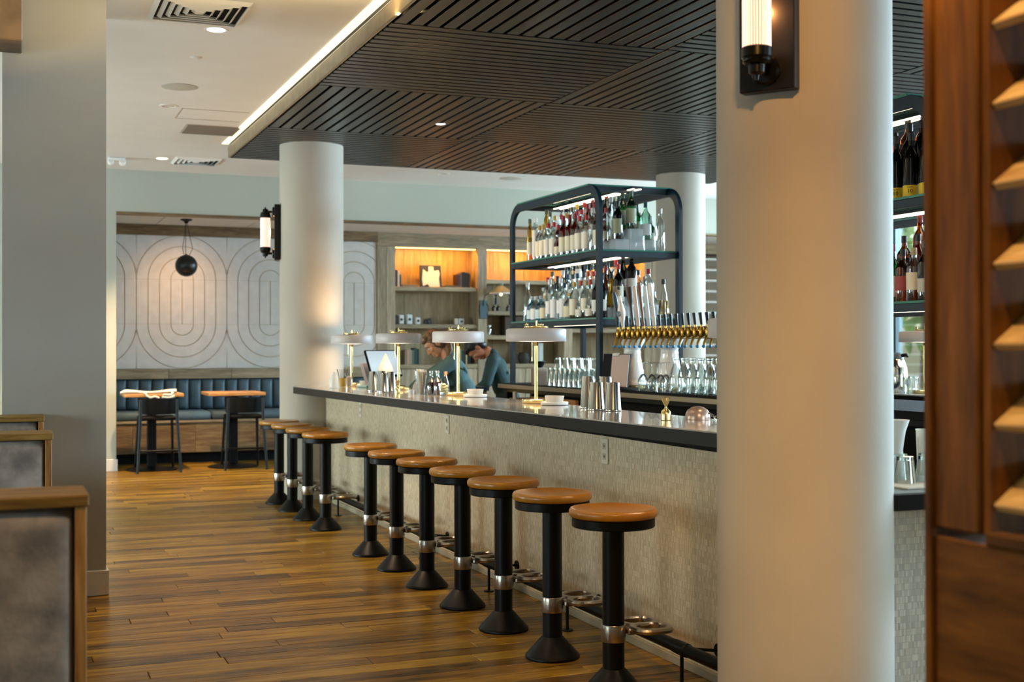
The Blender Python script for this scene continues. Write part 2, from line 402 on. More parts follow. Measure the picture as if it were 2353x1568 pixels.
T['dkteal'] = pm('dark_green_shirt', '#1d3a3b', .8, var=.2, scale=7)
T['trousers'] = pm('black_trousers', '#15161a', .9)
def flat(name, col, rough=.5, metal=0):
    k = 'f_'+name
    if k not in T: T[k] = pm(name, col, rough, metal)
    return T[k]
# ================================================================== SETTING
# ---- floor: boards run across the aisle, each one its own board where it can be told apart
fl = struct('floor', MB().box(-5.2, 12, -3.1, 17.3, -.1, -.02), T['subfloor'])
PW = .127
LEN = [.62, .85, 1.05, 1.25, 1.5, 1.75, 2.0]
PM = [mesh('plank', MB().box(0, L-.003, 0, PW-.003, -.02, 0, .0022), T['plank']) for L in LEN]
field = MB(); nP = 0
y = 3.7 - PW*54
row = 0
while y < 17.2:
    inside = 3.69 < y < 14.7
    segs = []
    if inside:
        x = -.62 - rnd.random()*.5; x_start = x
        while x < 2.86:
            k = rnd.randrange(len(LEN))
            if nP < 298:
                p = link('plank', PM[k], fl, (x, y, 0)); p.name = 'plank'; nP += 1
            else: field.box(x, x+LEN[k]-.003, y, y+PW-.003, -.02, 0)
            x += LEN[k]
        segs = [(-5.2, x_start-.003), (x, 12)]
    else: segs = [(-5.2, 12)]
    for a, b in segs:
        q = a
        while q < b-.01:
            L = min(rnd.uniform(.9, 2.4), b-q); 
            if b-q-L < .3: L = b-q
            field.box(q, q+L-.003, y, y+PW-.003, -.02, 0); q += L
    y += PW; row += 1
pf = obj('plank_field', field, T['plank'], fl); pf['kind'] = 'stuff'
# ---- ceiling
struct('ceiling', MB().box(-5.2, 12, -3.1, 15.35, 3.5, 3.6), T['ceiling'])
# ---- walls
def wall(name, *boxes, mat=None):
    m = MB()
    for b in boxes: m.box(*b)
    return struct(name, m, mat or T['wall'])
wall('wall_back', (-5.2, 1.2, 15.2, 15.35, 0, 3.5), (1.2, 12, 15.2, 15.35, 3.01, 3.5), (1.05, 1.2, 15.35, 17.2, 0, 3.1))
wall('wall_niche', (1.2, 12, 17.2, 17.3, 0, 3.1), (1.2, 12, 15.35, 17.2, 3.04, 3.12), mat=T['ceiling'])
struct('trim_1', MB().box(1.2, 12, 15.19, 15.36, 2.985, 3.01), T['oakbrown'])
struct('trim_2', MB().box(1.2, 4.77, 16.72, 16.9, 2.885, 3.02, .004), T['oakbrown'])
struct('baseboard_back', MB().box(-5.2, 1.215, 15.185, 15.2, 0, .14, .004), T['trimwhite'])
# niche ceiling panels, one board each
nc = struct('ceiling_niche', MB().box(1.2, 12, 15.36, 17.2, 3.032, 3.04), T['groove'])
xs = [1.205, 1.81] + [1.81+1.15*i for i in range(1, 9)]
for a, b in zip(xs, xs[1:]):
    obj('ceiling_board', MB().box(a+.006, b-.006, 15.37, 17.18, 3.018, 3.032, .003), T['ceiling'], nc, world=True)
# window walls: piers between windows, each window with its own frame and panes
WN = [0]
def window_wall(name, axis, pos, spans, lo, hi, y0, y1, out):
    """axis 0: wall plane x=pos; axis 1: wall plane y=pos. spans = openings along the other axis"""
    th = .2*out; m = MB()
    def bx(mb, a0, a1, z0, z1, d0, d1, b=0):
        if axis == 0: mb.box(pos+d0, pos+d1, a0, a1, z0, z1, b)
        else: mb.box(a0, a1, pos+d0, pos+d1, z0, z1, b)
    q = y0
    for a, b in spans:
        bx(m, q, a, 0, 3.5, 0, th); bx(m, a, b, 0, lo, 0, th); bx(m, a, b, hi, 3.5, 0, th); q = b
    bx(m, q, y1, 0, 3.5, 0, th)
    struct(name, m, T['wall'])
    for a, b in spans:
        WN[0] += 1
        f = MB()
        bx(f, a, a+.07, lo, hi, .04*out, .14*out); bx(f, b-.07, b, lo, hi, .04*out, .14*out)
        bx(f, a+.07, b-.07, lo, lo+.07, .04*out, .14*out); bx(f, a+.07, b-.07, hi-.07, hi, .04*out, .14*out)
        root = struct('window_%d' % WN[0], f, T['frame'])
        n = max(2, round((b-a)/.8)); st = (b-a)/n
        for i in range(1, n):
            mm = MB(); bx(mm, a+i*st-.03, a+i*st+.03, lo+.07, hi-.07, .045*out, .135*out); obj('mullion', mm, T['frame'], root)
        for i in range(n):
            for z0, z1 in ((lo+.07, 2.3), (2.3, hi-.07)):
                pn = MB(); bx(pn, a+i*st+.035, a+(i+1)*st-.035, z0+.02, z1-.02, .08*out, .09*out); obj('pane', pn, T['window'], root)
            tr = MB(); bx(tr, a+i*st+.03, a+(i+1)*st-.03, 2.28, 2.32, .05*out, .13*out); obj('transom', tr, T['frame'], root)
window_wall('wall_right', 0, 11.8, [(-.6, 2.6), (3.4, 6.6), (7.4, 10.6), (11.2, 14.7)], .75, 3.3, -3.1, 17.3, 1)
window_wall('wall_left', 0, -5.2, [(1.2, 5.4), (7.9, 11.1), (11.8, 14.9)], .5, 2.35, -3.1, 15.35, -1)
window_wall('wall_street', 1, -3.1, [(5.6, 9.4)], .6, 3.2, -5.4, 12, -1)
# outside
struct('ground', MB().box(-40, 60, -30, 60, -.35, -.25), pm('pavement', '#9a9a94', .9, var=.1))
def tree(x, y, h, r, label, seed):
    R = random.Random(seed)
    t = thing('tree', label, 'tree', (x, y, -.25), group='trees outside the windows')
    m = MB().tube([(0, 0, 0), (.05, .03, h*.3), (0, .06, h*.6)], [.16, .12, .07], 9)
    for i in range(6):
        a = R.uniform(0, 6.28); m.tube([(0, .03, h*R.uniform(.35, .6)), (math.cos(a)*r*.7, math.sin(a)*r*.7, h*R.uniform(.6, .9))], [.05, .02], 6)
    obj('trunk', m, flat('bark', '#4d4034', .9), t)
    lf = MB()
    for i in range(1400):
        a = R.uniform(0, 6.28); q = R.random()**.4*r; zz = h*.68 + R.uniform(-1, 1)*r*.8*math.sqrt(max(0, 1-(q/r)**2)); s = R.uniform(.12, .25)
        e = Euler((R.uniform(0, 6), R.uniform(0, 6), 0)).to_matrix().to_4x4(); e.translation = (math.cos(a)*q, math.sin(a)*q, zz)
        lf.add([(-s, 0, 0), (0, -s*.5, .02), (s, 0, 0), (0, s*.5, .02)], [(0, 1, 2, 3)], e)
    fo = obj('foliage', lf, flat('leaf', '#6d8f4a', .7), t, 0); fo['kind'] = 'stuff'
tree(19, 22.5, 5.2, 2.4, 'leafy green tree outside the windows, straight behind the bottle rack gap', 3)
tree(24, 24, 6, 2.6, 'taller leafy tree outside the windows, farther from the glass', 4)
tree(17.5, 17.5, 4.6, 2.0, 'small leafy tree outside the windows, closest to the glass', 5)
# ---- grey pier on the left with its white baseboard, wooden valance beside it
wall('pillar_left', (-.012, .545, 7.6, 8.3, 0, 3.5), mat=T['pier'])
struct('baseboard_pier', MB().box(-.03, .56, 7.582, 8.318, 0, .145, .004), T['trimwhite'])
struct('beam_left', MB().box(-1.9, .09, 7.25, 7.58, 3.08, 3.499, .006), pm('valance', '#5d4a37', .6, var=.2))
# ---- round plaster columns
def column(name, x, y, r, top=3.36):
    return struct(name, MB().lathe([(0, 0), (r, 0), (r, top), (0, top)], 72, Matrix.Translation((x, y, 0))), T['plaster'])
column('column_far', 2.735, 11.9, .303)
column('column_near', 2.598, 3.7, .301)
column('column_right', 7.06, 12.4, .275)
# ---- slatted timber soffit over the bar: chequered squares of dark slats
X0, Y0, TX, TY = 2.14, 12.9, 1.86, 1.9
so = struct('ceiling_soffit', MB().box(X0-.01, X0+TX*3+.01, -2.5, Y0+.005, 3.388, 3.45), T['blackflat'])
fas = MB().box(X0-.03, X0-.008, -2.53, Y0+.03, 3.36, 3.465, .003)
obj('fascia', fas, pm('fascia_wood', '#7b6b53', .5, var=.15, scale=12), so, world=True)
obj('fascia', MB().box(X0-.008, X0+TX*3+.03, Y0+.008, Y0+.03, 3.36, 3.465, .003), T['edge'], so, world=True)
obj('fascia', MB().box(X0+TX*3+.008, X0+TX*3+.03, -2.53, Y0+.008, 3.36, 3.465, .003), T['edge'], so, world=True)
NS = 18
px_, py_ = TX/NS, TY/NS
sx = mesh('slat', MB().box(.004, TX-.004, .013, py_-.013, 3.36, 3.386, .003), T['slat'])
sy = mesh('slat', MB().box(.013, px_-.013, .004, TY-.004, 3.36, 3.386, .003), T['slaty'])
cnt = 0; rest = MB()
for r in range(8):
    for c in range(3):
        ya = Y0-(r+1)*TY; xa = X0+c*TX
        along_x = (r+c) % 2 == 0
        for i in range(NS):
            if r < 5 and cnt < 290:
                o = link('slat', sx if along_x else sy, so, (xa, ya+i*py_, 0) if along_x else (xa+i*px_, ya, 0)); cnt += 1
            elif along_x: rest.box(xa+.004, xa+TX-.004, ya+i*py_+.013, ya+(i+1)*py_-.013, 3.36, 3.386)
            else: rest.box(xa+i*px_+.013, xa+(i+1)*px_-.013, ya+.004, ya+TY-.004, 3.36, 3.386)
q = obj('slat_field', rest, T['slat'], so); q['kind'] = 'stuff'
# the lit gap between soffit and ceiling: an LED profile lying on the soffit edge
led = thing('cove_light', 'long warm strip light glowing above the edge of the dark slatted soffit', 'light', (X0-.02, 7.0, 3.462))
obj('profile', MB().box(-.012, .02, -7.3, 5.9, .0, .006), T['alu'], led)
obj('diffuser', MB().box(-.075, -.012, -7.3, 5.9, .030, .0365), emis('cove_diffuser', '#ffefc4', 1.0), led)
area('cove_lamp', (X0-.16, 7.0, 3.33), (-.2, 0, 1), .05, 11.6, 40, '#ffdf9e')
# ---- ceiling fixtures
def disc_fixture(name, label, cat, x, y, z, r, kind):
    t = thing(name, label, cat, (x, y, z), group='ceiling fittings over the aisle')
    if kind == 'down':
        obj('trim_ring', MB().lathe([(r, 0), (r+.015, -.004), (r+.022, 0), (r+.015, .002)], 28), T['white'], t)
        obj('lens', MB().lathe([(0, -.0025), (r, -.0025)], 28), T['down'], t)
    elif kind == 'off':
        obj('trim_ring', MB().lathe([(r*.8, .004), (r, -.006), (r+.02, -.004), (r+.024, 0)], 28), T['white'], t)
        obj('reflector', MB().lathe([(0, -.001), (r*.4, -.004), (r*.8, -.0015)], 28), T['chrome'], t)
    elif kind == 'speaker':
        obj('grille', MB().lathe([(0, -.006), (r-.012, -.006), (r, -.003), (r, 0)], 36), pm('speaker_grille', '#c3beb4', .8, bump=.5, bscale=300), t)
    elif kind == 'plate':
        obj('cover', MB().lathe([(0, -.01), (r*.7, -.009), (r, 0)], 24), T['ceiling'], t)
    return t
C_ = 3.4995
disc_fixture('downlight', 'round glowing downlight in the ceiling next to the large square air diffuser', 'downlight', 1.28, 8.31, C_, .058, 'down')
disc_fixture('downlight', 'round glowing downlight in the ceiling beside the far small air diffuser', 'downlight', 1.6, 14.16, C_, .06, 'down')
disc_fixture('downlight', 'unlit recessed downlight between ceiling speaker and grey return grille', 'downlight', 1.305, 11.07, C_, .06, 'off')
disc_fixture('downlight', 'unlit recessed downlight in the ceiling strip beyond the dark soffit', 'downlight', 4.85, 14.18, C_, .06, 'off')
disc_fixture('ceiling_speaker', 'round flat speaker grille in the white ceiling above the aisle', 'speaker', 1.287, 10.23, C_, .14, 'speaker')
disc_fixture('ceiling_speaker', 'round flat speaker grille in the ceiling strip beyond the dark soffit', 'speaker', 5.76, 14.28, C_, .14, 'speaker')
disc_fixture('cover_plate', 'small round white sprinkler cover on the ceiling above the aisle', 'sprinkler', 1.266, 9.144, C_, .042, 'plate')
disc_fixture('cover_plate', 'small round sprinkler cover on the ceiling beyond the soffit', 'sprinkler', 3.4, 14.0, C_, .04, 'plate')
t = thing('emergency_light', 'small white twin-headed fitting on the far ceiling beside the grey pier', 'light', (1.13, 14.28, C_))
obj('housing', MB().box(-.09, .09, -.06, .06, -.05, 0, .012), T['white'], t)
for s in (-1, 1): obj('head', MB().cyl(.035, 0, .05, 16, Matrix.Translation((s*.06, -.02, -.065)) @ Matrix.Rotation(1.1, 4, 'X'), .006), T['white'], t)
t = thing('soffit_downlight', 'single small lit round downlight set in the dark timber soffit', 'downlight', (3.5, 10.303, 3.36))
obj('trim_ring', MB().lathe([(.034, 0), (.042, -.004), (.047, 0), (.04, .004)], 24), T['white'], t)
obj('lens', MB().lathe([(0, -.002), (.034, -.002)], 24), T['down'], t)
def diffuser(x, y, s, label, n):
    t = thing('air_diffuser', label, 'vent', (x, y, C_))
    obj('plenum', MB().box(-s/2+.02, s/2-.02, -s/2+.02, s/2-.02, -.002, 0), T['blackflat'], t)
    for k in range(n):
        a = s/2*(1-k/n); b = a - s/2/n*.55; d = -.012 - .0*k
        m = MB()
        vs = [(-a, -a, 0), (a, -a, 0), (a, a, 0), (-a, a, 0), (-b, -b, -.022), (b, -b, -.022), (b, b, -.022), (-b, b, -.022),
              (-b, -b, -.019), (b, -b, -.019), (b, b, -.019), (-b, b, -.019), (-a+.006, -a+.006, 0), (a-.006, -a+.006, 0), (a-.006, a-.006, 0), (-a+.006, a-.006, 0)]
        fs = []
        for A, B in ((0, 4), (4, 8), (8, 12)):
            for i in range(4): fs.append((A+i, A+(i+1) % 4, B+(i+1) % 4, B+i))
        m.add(vs, fs); obj('cone', m, T['white'], t, 20)
    a = s/2*.5/n
    obj('core', MB().box(-a, a, -a, a, -.02, -.014), T['white'], t)
    return t
diffuser(1.11, 7.86, .56, 'large square white air diffuser with stepped cones in the ceiling', 6)
diffuser(1.97, 14.2, .5, 'small square air diffuser with stepped cones far down the ceiling', 5)
t = thing('return_grille', 'flat grey rectangular return air grille in the ceiling near the soffit corner', 'vent', (1.82, 12.15, C_))
obj('frame', MB().box(-.26, .26, -.25, .25, -.004, 0, .002), pm('grille_frame', '#b9ada0', .7), t)
for i in range(22):
    obj('slat', MB().box(-.24, .24, -.236+i*.0215, -.222+i*.0215, -.011, -.004), flat('grille_slat', '#8f857a', .7), t)
hm = MB()
for a in ((1.42, 2.0, 11.13, 11.137), (1.42, 2.0, 11.62, 11.627), (1.42, 1.427, 11.13, 11.627)): hm.box(*a, 3.497, 3.4996)
tag(obj('access_panel', hm, flat('hatch_line', '#b9b0a4', .9)), 'thin frame of an access hatch in the ceiling by the soffit', 'hatch')
# ---- wall sconces on the columns
def sconce(x, y, nx, ny, z0, label, power):
    a = math.atan2(ny, nx)
    t = thing('wall_sconce', label, 'wall lamp', (x, y, z0), a)          # local +x points away from the column
    obj('back_plate', MB().box(-.05, .0, -.095, .095, 0, .526, .003), T['plate'], t)
    tz0, tz1 = .12, .405
    tb = obj('glass_tube', MB().cyl(.0425, tz0, tz1, 40, Matrix.Translation((.085, 0, 0))), T['tube'], t, 40)
    for i in range(30):
        aa = 2*PI*i/30; o = obj('rib', MB().cyl(.0033, tz0, tz1, 8, Matrix.Translation((.085+.0435*math.cos(aa), .0435*math.sin(aa), 0))), T['rib'], t); o.parent = tb
    for s, zc in ((1, tz1), (-1, tz0)):
        M = Matrix.Translation((.085, 0, zc)) @ Matrix.Diagonal((1, 1, s, 1))
        c = obj('end_cap', MB().lathe([(0, -.004), (.046, -.004), (.05, 0), (.05, .028), (.046, .032), (.044, .04), (.046, .043), (.04, .05), (.027, .053), (.026, .078), (.018, .084), (.008, .086), (.006, .1), (0, .101)], 32, M), T['bronze'], t)
        M2 = Matrix.Translation((0, 0, zc+s*.055)) @ Matrix.Rotation(PI/2, 4, 'Y')
        obj('rosette', MB().lathe([(0, 0), (.05, 0), (.05, .012), (.042, .02), (.012, .022), (.012, .07)], 28, M2), T['bronze'], t)
    L = Matrix.Rotation(a, 4, 'Z')
    q = L @ Vector((.02, .0, .26)); point('sconce_lamp', (x+q.x, y+q.y, z0+.26), power, '#ffb970', .008)
    return t
def on_col(cx, cy, r, nx, ny): 
    l = math.hypot(nx, ny); nx /= l; ny /= l; return cx+nx*(r+.048), cy+ny*(r+.048), nx, ny
sconce(*on_col(2.598, 3.7, .301, -.815, -.58), 2.262, 'black sconce with ribbed glowing glass tube on the big near column', 1.6)
sconce(*on_col(2.735, 11.9, .303, -.98, .2), 2.262, 'black sconce with glowing tube on the far column', 3)

# ================================================================== BAR
bar = thing('bar', 'long bar with pale glazed tile front, dark edge and polished stone top', 'bar counter', (2.8, 7.8, 0))
top = [(2.44, 11.36), (2.50, 9.2), (2.58, 6.9), (2.67, 5.2), (2.73, 4.2), (2.745, 3.93), (3.21, 3.93), (3.21, 11.95), (2.6, 11.95)]
ins = [(x+(.004 if x < 3 else -.004), y) for x, y in top]
obj('counter_edge', MB().prism(top, 1.008, 1.066), T['edge'], bar, world=True)
obj('counter_top', MB().prism(ins, 1.066, 1.072), T['stone'], bar, world=True)
obj('tile_front', MB().box(2.80, 3.05, 3.93, 11.9, .0, 1.008), T['tile_x'], bar, 0, world=True)
obj('base_strip', MB().box(2.784, 2.80, 3.93, 11.8, 0, .04, .003), pm('base_strip', '#a3957c', .5), bar, world=True)
obj('corbel', MB().box(2.742, 2.80, 4.4, 11.7, .985, 1.008), T['blackflat'], bar, world=True)
def outlet(y, z):
    pl = obj('outlet', MB().box(2.793, 2.80, y-.036, y+.036, z-.065, z+.065, .003), flat('outlet_plate', '#d9cdb9', .5), bar, world=True)
    for s in (-1, 1):
        f = MB().box(2.7915, 2.793, y-.017, y+.017, z+s*.026-.016, z+s*.026+.016)
        o = obj('socket', f, flat('outlet_socket', '#b7aa95', .5), bar); o.parent = pl; L = Vector(bar.location); 
        o.data.transform(Matrix.Translation(-L))
        for d in (-.006, .006):
            o2 = obj('slot', MB().box(2.7905, 2.7915, y+d-.0012, y+d+.0012, z+s*.026-.006, z+s*.026+.006), T['blackflat'], bar); o2.parent = pl; o2.data.transform(Matrix.Translation(-L))
for y, z in ((5.68, .9), (8.1, .9), (10.35, .9)): outlet(y, z)
low = [(2.68, 3.585), (2.757, 3.534), (2.83, 3.484), (4.2, 3.455), (4.2, 4.0), (2.7, 4.0)]
lw = thing('service_counter', 'lower dark-edged counter wrapping the end of the bar beside the big column', 'bar counter', (3.4, 3.7, 0))
obj('counter_edge', MB().prism(low, .86, .914), T['edge'], lw, world=True)
obj('counter_top', MB().prism([(x, y+.004) for x, y in low], .914, .92), pm('service_stone', '#8d9696', .3), lw, world=True)
obj('tile_front', MB().box(2.62, 4.2, 3.74, 3.95, 0, .86), T['tile_y'], lw, 0, world=True)
# foot rail
fr = thing('foot_rail', 'long black foot rail along the tile front of the bar', 'foot rail', (2.62, 7.8, 0))
obj('pipe', MB().tube([(2.62, 4.05, .165), (2.62, 11.4, .165)], .026, 14), T['black'], fr, world=True)
for y in (4.6, 5.75, 6.85, 8.1, 9.3, 10.42):
    po = obj('post', MB().cyl(.008, 0, .15, 10, Matrix.Translation((2.62, y, 0))), T['black'], fr, world=True)
    o = obj('floor_flange', MB().cyl(.03, 0, .006, 18, Matrix.Translation((2.62, y, 0)), .002), T['black'], fr); o.parent = po; o.data.transform(Matrix.Translation(-fr.location))
    sl = obj('collar', MB().cyl(.0295, -.05, .05, 16, Matrix.Translation((2.62, y, .165)) @ Matrix.Rotation(PI/2, 4, 'X'), .003), T['black'], fr, world=True)
    wb = obj('wall_bracket', MB().tube([(2.62, y+.0, .165), (2.62+.17, y+.0, .14)], .007, 8), T['black'], fr, world=True)
    o = obj('wall_flange', MB().cyl(.03, 0, .01, 18, Matrix.Translation((2.79, y, .14)) @ Matrix.Rotation(PI/2, 4, 'Y'), .003), T['black'], fr); o.parent = wb; o.data.transform(Matrix.Translation(-fr.location))

# ---- bar stools
def make_stool(label):
    t = thing('bar_stool', label, 'stool', (0, 0, 0), 0, 'bar stools along the bar')
    obj('seat', MB().lathe([(0, .749), (.06, .7495), (.115, .752), (.15, .757), (.166, .7595), (.177, .758), (.183, .749), (.184, .738), (.181, .728), (.174, .722), (0, .722)], 56), T['seatwood'], t, 60)
    obj('seat_ring', MB().cyl(.172, .682, .722, 48, None, .004), T['black'], t)
    obj('column', MB().cyl(.0455, .06, .69, 32), T['black'], t)
    obj('base', MB().lathe([(0, 0), (.125, 0), (.1265, .006), (.124, .014), (.118, .02), (.053, .092), (.046, .097), (0, .097)], 48), T['black'], t)
    fp = obj('foot_rest', MB().lathe([(.0455, .208), (.05, .208), (.0515, .211), (.0515, .275), (.05, .278), (.0455, .278)], 32), T['alu'], t)
    arm = MB().box(.045, .1, -.05, .05, .236, .262, .006)
    for s in (-1, 1):
        M = Matrix.Translation((.142, s*.062, 0))
        n = 28; vs = []; fs = []
        for i in range(n):
            a = 2*PI*i/n; ca, sa = math.cos(a), math.sin(a)
            sq = lambda rx, ry: (rx*math.copysign(abs(ca)**.7, ca), ry*math.copysign(abs(sa)**.7, sa))
            for (rx, ry, z) in ((.058, .05, .266), (.064, .056, .272), (.083, .072, .271), (.088, .077, .262), (.084, .073, .25), (.06, .052, .248)):
                x_, y_ = sq(rx, ry); vs.append((x_, y_, z))
        for i in range(n):
            j = (i+1) % n
            for k in range(6): fs.append((i*6+k, j*6+k, j*6+(k+1) % 6, i*6+(k+1) % 6))
        arm.add(vs, fs, M)
    o = obj('foot_rings', arm, T['alu'], t); o.parent = fp
    return t
SY = [4.665, 5.290, 5.898, 6.51, 7.137, 7.76, 8.381, 9.683, 10.305, 10.908, 11.478]
names = ['bar stool with round wooden seat, first from the big near column', 'bar stool with round wooden seat, second from the big near column',
 'bar stool with round wooden seat, third from the big near column', 'bar stool with round wooden seat, fourth from the big near column',
 'bar stool with round wooden seat, fifth from the big near column', 'bar stool with round wooden seat, sixth from the big near column',
 'bar stool with round wooden seat, on the near side of the gap in the row', 'bar stool with round wooden seat, just beyond the gap in the row',
 'bar stool with round wooden seat, second beyond the gap in the row', 'bar stool with round wooden seat, third beyond the gap in the row',
 'bar stool with round wooden seat, farthest, under the end of the bar']
st = make_stool(names[0]); st.location = (2.335, SY[0], 0)
for y, n in zip(SY[1:], names[1:]): dup(st, (2.335, y, 0), rnd.uniform(-.12, .12), n)
# ================================================================== NICHE: carved panels, banquette, tables
def stadium_piece(mb, cx, zc, r0, r1, a0, a1, y0, y1, n=14):
    """a slice of a ring between radii r0<r1, angles a0..a1 in the x-z plane, extruded y0..y1"""
    vs = []; fs = []
    for i in range(n+1):
        a = a0+(a1-a0)*i/n; c, s = math.cos(a), math.sin(a)
        for r, y in ((r0, y0), (r1, y0), (r1, y1), (r0, y1)): vs.append((cx+r*c, y, zc+r*s))
    for i in range(n):
        for k in range(4): fs.append((i*4+k, i*4+(k+1) % 4, i*4+4+(k+1) % 4, i*4+4+k))
    fs += [(3, 2, 1, 0), tuple(n*4+k for k in range(4))]
    return mb.add(vs, fs)
YP = 16.8; ZB, ZJ1, ZJ2, ZT = 1.163, 1.738, 2.318, 2.885
pn = thing('carved_wall_panels', 'pale plaster wall panels carved with nested elongated ovals above the banquette', 'wall panel', (3.0, YP, ZB))
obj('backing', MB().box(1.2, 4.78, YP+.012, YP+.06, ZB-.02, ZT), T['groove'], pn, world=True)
G = .0048
def spandrel(mb, cx, zc, R, sx, sz, ztop):
    """corner block outside the outer oval"""
    n = 10; pts = []
    for i in range(n+1):
        a = PI/2*i/n; pts.append((cx+sx*R*math.cos(a), zc+sz*R*math.sin(a)))
    poly = pts[::-1] if False else pts
    ex, ez = cx+sx*(.575-G), ztop-sz*0
    vs = [(x, YP, z) for x, z in poly]+[(ex, YP, ez)]
    vs2 = [(x, YP+.02, z) for x, z in poly]+[(ex, YP+.02, ez)]
    m = len(vs)
    mb.add(vs+vs2, [tuple(range(m)), tuple(range(m, 2*m))[::-1]]+[(i, (i+1) % m, m+(i+1) % m, m+i) for i in range(m)])
def clip_x(mb, xmin, xmax):
    bm = bmesh.new(); vs = [bm.verts.new(v) for v in mb.v]
    for f in mb.f:
        try: bm.faces.new([vs[i] for i in f])
        except ValueError: pass
    bmesh.ops.recalc_face_normals(bm, faces=bm.faces)
    for co, no in (((xmin, 0, 0), (-1, 0, 0)), ((xmax, 0, 0), (1, 0, 0))):
        g = bm.verts[:]+bm.edges[:]+bm.faces[:]
        rr = bmesh.ops.bisect_plane(bm, geom=g, plane_co=co, plane_no=no, clear_outer=True)
        ed = [e for e in rr['geom_cut'] if isinstance(e, bmesh.types.BMEdge)]
        if ed: bmesh.ops.edgeloop_fill(bm, edges=ed)
    bm.verts.index_update(); o = MB(); o.v = [tuple(v.co) for v in bm.verts]; o.f = [tuple(v.index for v in f.verts) for f in bm.faces]; bm.free()
    return o
for cx in (1.0, 2.15, 3.30, 4.45):
    pieces = []
    radii = [.1437, .2875, .4312, .575]
    for k, R in enumerate(radii):
        r0 = (radii[k-1]+G) if k else .0; r1 = R-G
        m = MB()
        if k == 0:
            for zc, a0, a1 in ((ZJ2+G*.5, 0, PI), (ZJ1-G*.5, PI, 2*PI)): pieces.append(stadium_piece(MB(), cx, zc, .0, r1, a0, a1, YP, YP+.02))
            for s in (-1, 1): pieces.append(MB().box(cx+s*G, cx+s*r1, YP, YP+.02, ZJ1+G*.25, ZJ2-G*.25))
        else:
            pieces.append(stadium_piece(MB(), cx, ZJ2+G*.3, r0, r1, 0, PI, YP, YP+.02, 22)); pieces.append(stadium_piece(MB(), cx, ZJ1-G*.3, r0, r1, PI, 2*PI, YP, YP+.02, 22))
            for s in (-1, 1): pieces.append(MB().box(cx+s*r0, cx+s*r1, YP, YP+.02, ZJ1+G*.2, ZJ2-G*.2))
    for s in (-1, 1):
        m = MB(); spandrel(m, cx, ZJ2+G*.3, .575+G, s, 1, ZT); pieces.append(m)
        m = MB(); spandrel(m, cx, ZJ1-G*.3, .575+G, s, -1, ZB); pieces.append(m)
    for m in pieces:
        if max(v[0] for v in m.v) < 1.22 or min(v[0] for v in m.v) > 4.75: continue
        if min(v[0] for v in m.v) < 1.21 or max(v[0] for v in m.v) > 4.76: m = clip_x(m, 1.205, 4.765)
        if len(m.f) > 3: obj('carved_panel', m, T['panel'], pn, 20, world=True)
bq = thing('banquette', 'long built-in banquette with channelled blue-grey leather back and oak base', 'bench', (3.0, 16.3, 0))
for i, (a, b) in enumerate(((1.21, 1.95), (1.95, 2.75), (2.75, 3.6), (3.6, 4.77))):
    obj('rail_board', MB().box(a+.002, b-.002, 16.58, 16.8, 1.03, 1.155, .004), T['oakgreyh'], bq, world=True)
for i, (a, b) in enumerate(((1.21, 1.45), (1.45, 2.2), (2.2, 3.0), (3.0, 3.9), (3.9, 4.77))):
    obj('front_board', MB().box(a+.0015, b-.0015, 15.95, 16.0, .13, .5, .003), T['oakbrown'], bq, world=True)
obj('seat_frame', MB().box(1.21, 4.77, 15.93, 16.62, .5, .53, .003), T['oakgreyh'], bq, world=True)
obj('toe_kick', MB().box(1.21, 4.77, 16.02, 16.05, 0, .13), T['blackflat'], bq, world=True)
obj('core', MB().box(1.21, 4.77, 16.05, 16.79, 0, .5), T['blackflat'], bq, world=True)
obj('back_board', MB().box(1.21, 4.77, 16.70, 16.79, .5, 1.03), T['blackflat'], bq, world=True)
for i, (a, b) in enumerate(((1.21, 2.4), (2.4, 3.6), (3.6, 4.77))):
    obj('seat_cushion', MB().box(a+.004, b-.004, 15.94, 16.57, .53, .635, .025), T['leather'], bq, 60, world=True)
x = 1.13; k = 0
while x < 4.76:
    a, b = max(x, 1.212), min(x+.155, 4.768)
    if b-a > .03:
        m = MB(); n = 8; vs = []; fs = []
        zz = [.635, .65, .69, .8, .95, 1.0, 1.028]; dd = [.0, .035, .05, .052, .048, .035, 0]
        for z, d in zip(zz, dd):
            for j in range(n+1):
                u = j/n; bulge = math.sqrt(max(0, 1-(2*u-1)**2))**.8
                vs.append((a+(b-a)*u, 16.66-d*bulge-.02, z))
        for i in range(len(zz)-1):
            for j in range(n): fs.append((i*(n+1)+j, i*(n+1)+j+1, (i+1)*(n+1)+j+1, (i+1)*(n+1)+j))
        base = len(vs)
        for z in (zz[0], zz[-1]):
            vs += [(a, 16.71, z), (b, 16.71, z)]
        top = (len(zz)-1)*(n+1)
        fs += [tuple(range(n+1))+(base+1, base), tuple(range(top, top+n+1))[::-1]+(base+2, base+3),
               tuple(i*(n+1) for i in range(len(zz)))+(base+2, base), tuple(i*(n+1)+n for i in range(len(zz)))[::-1]+(base+1, base+3)]
        m.add(vs, fs); obj('back_channel', m, T['leather'], bq, 60, world=True)
    x += .155
def table(x, y, label):
    t = thing('dining_table', label, 'table', (x, y, 0), group='square tables at the banquette')
    obj('tabletop', MB().box(-.33, .33, -.33, .33, .862, .9, .004), T['tablewood'], t)
    obj('post', MB().box(-.05, .05, -.05, .05, .03, .86, .006), T['blackflat'], t)
    obj('spider', MB().box(-.2, .2, -.03, .03, .845, .862, .003).box(-.03, .03, -.2, .2, .846, .861, .003), T['blackflat'], t)
    obj('foot', MB().lathe([(0, 0), (.29, 0), (.3, .008), (.27, .02), (.06, .045), (0, .045)], 40), T['black'], t)
    return t
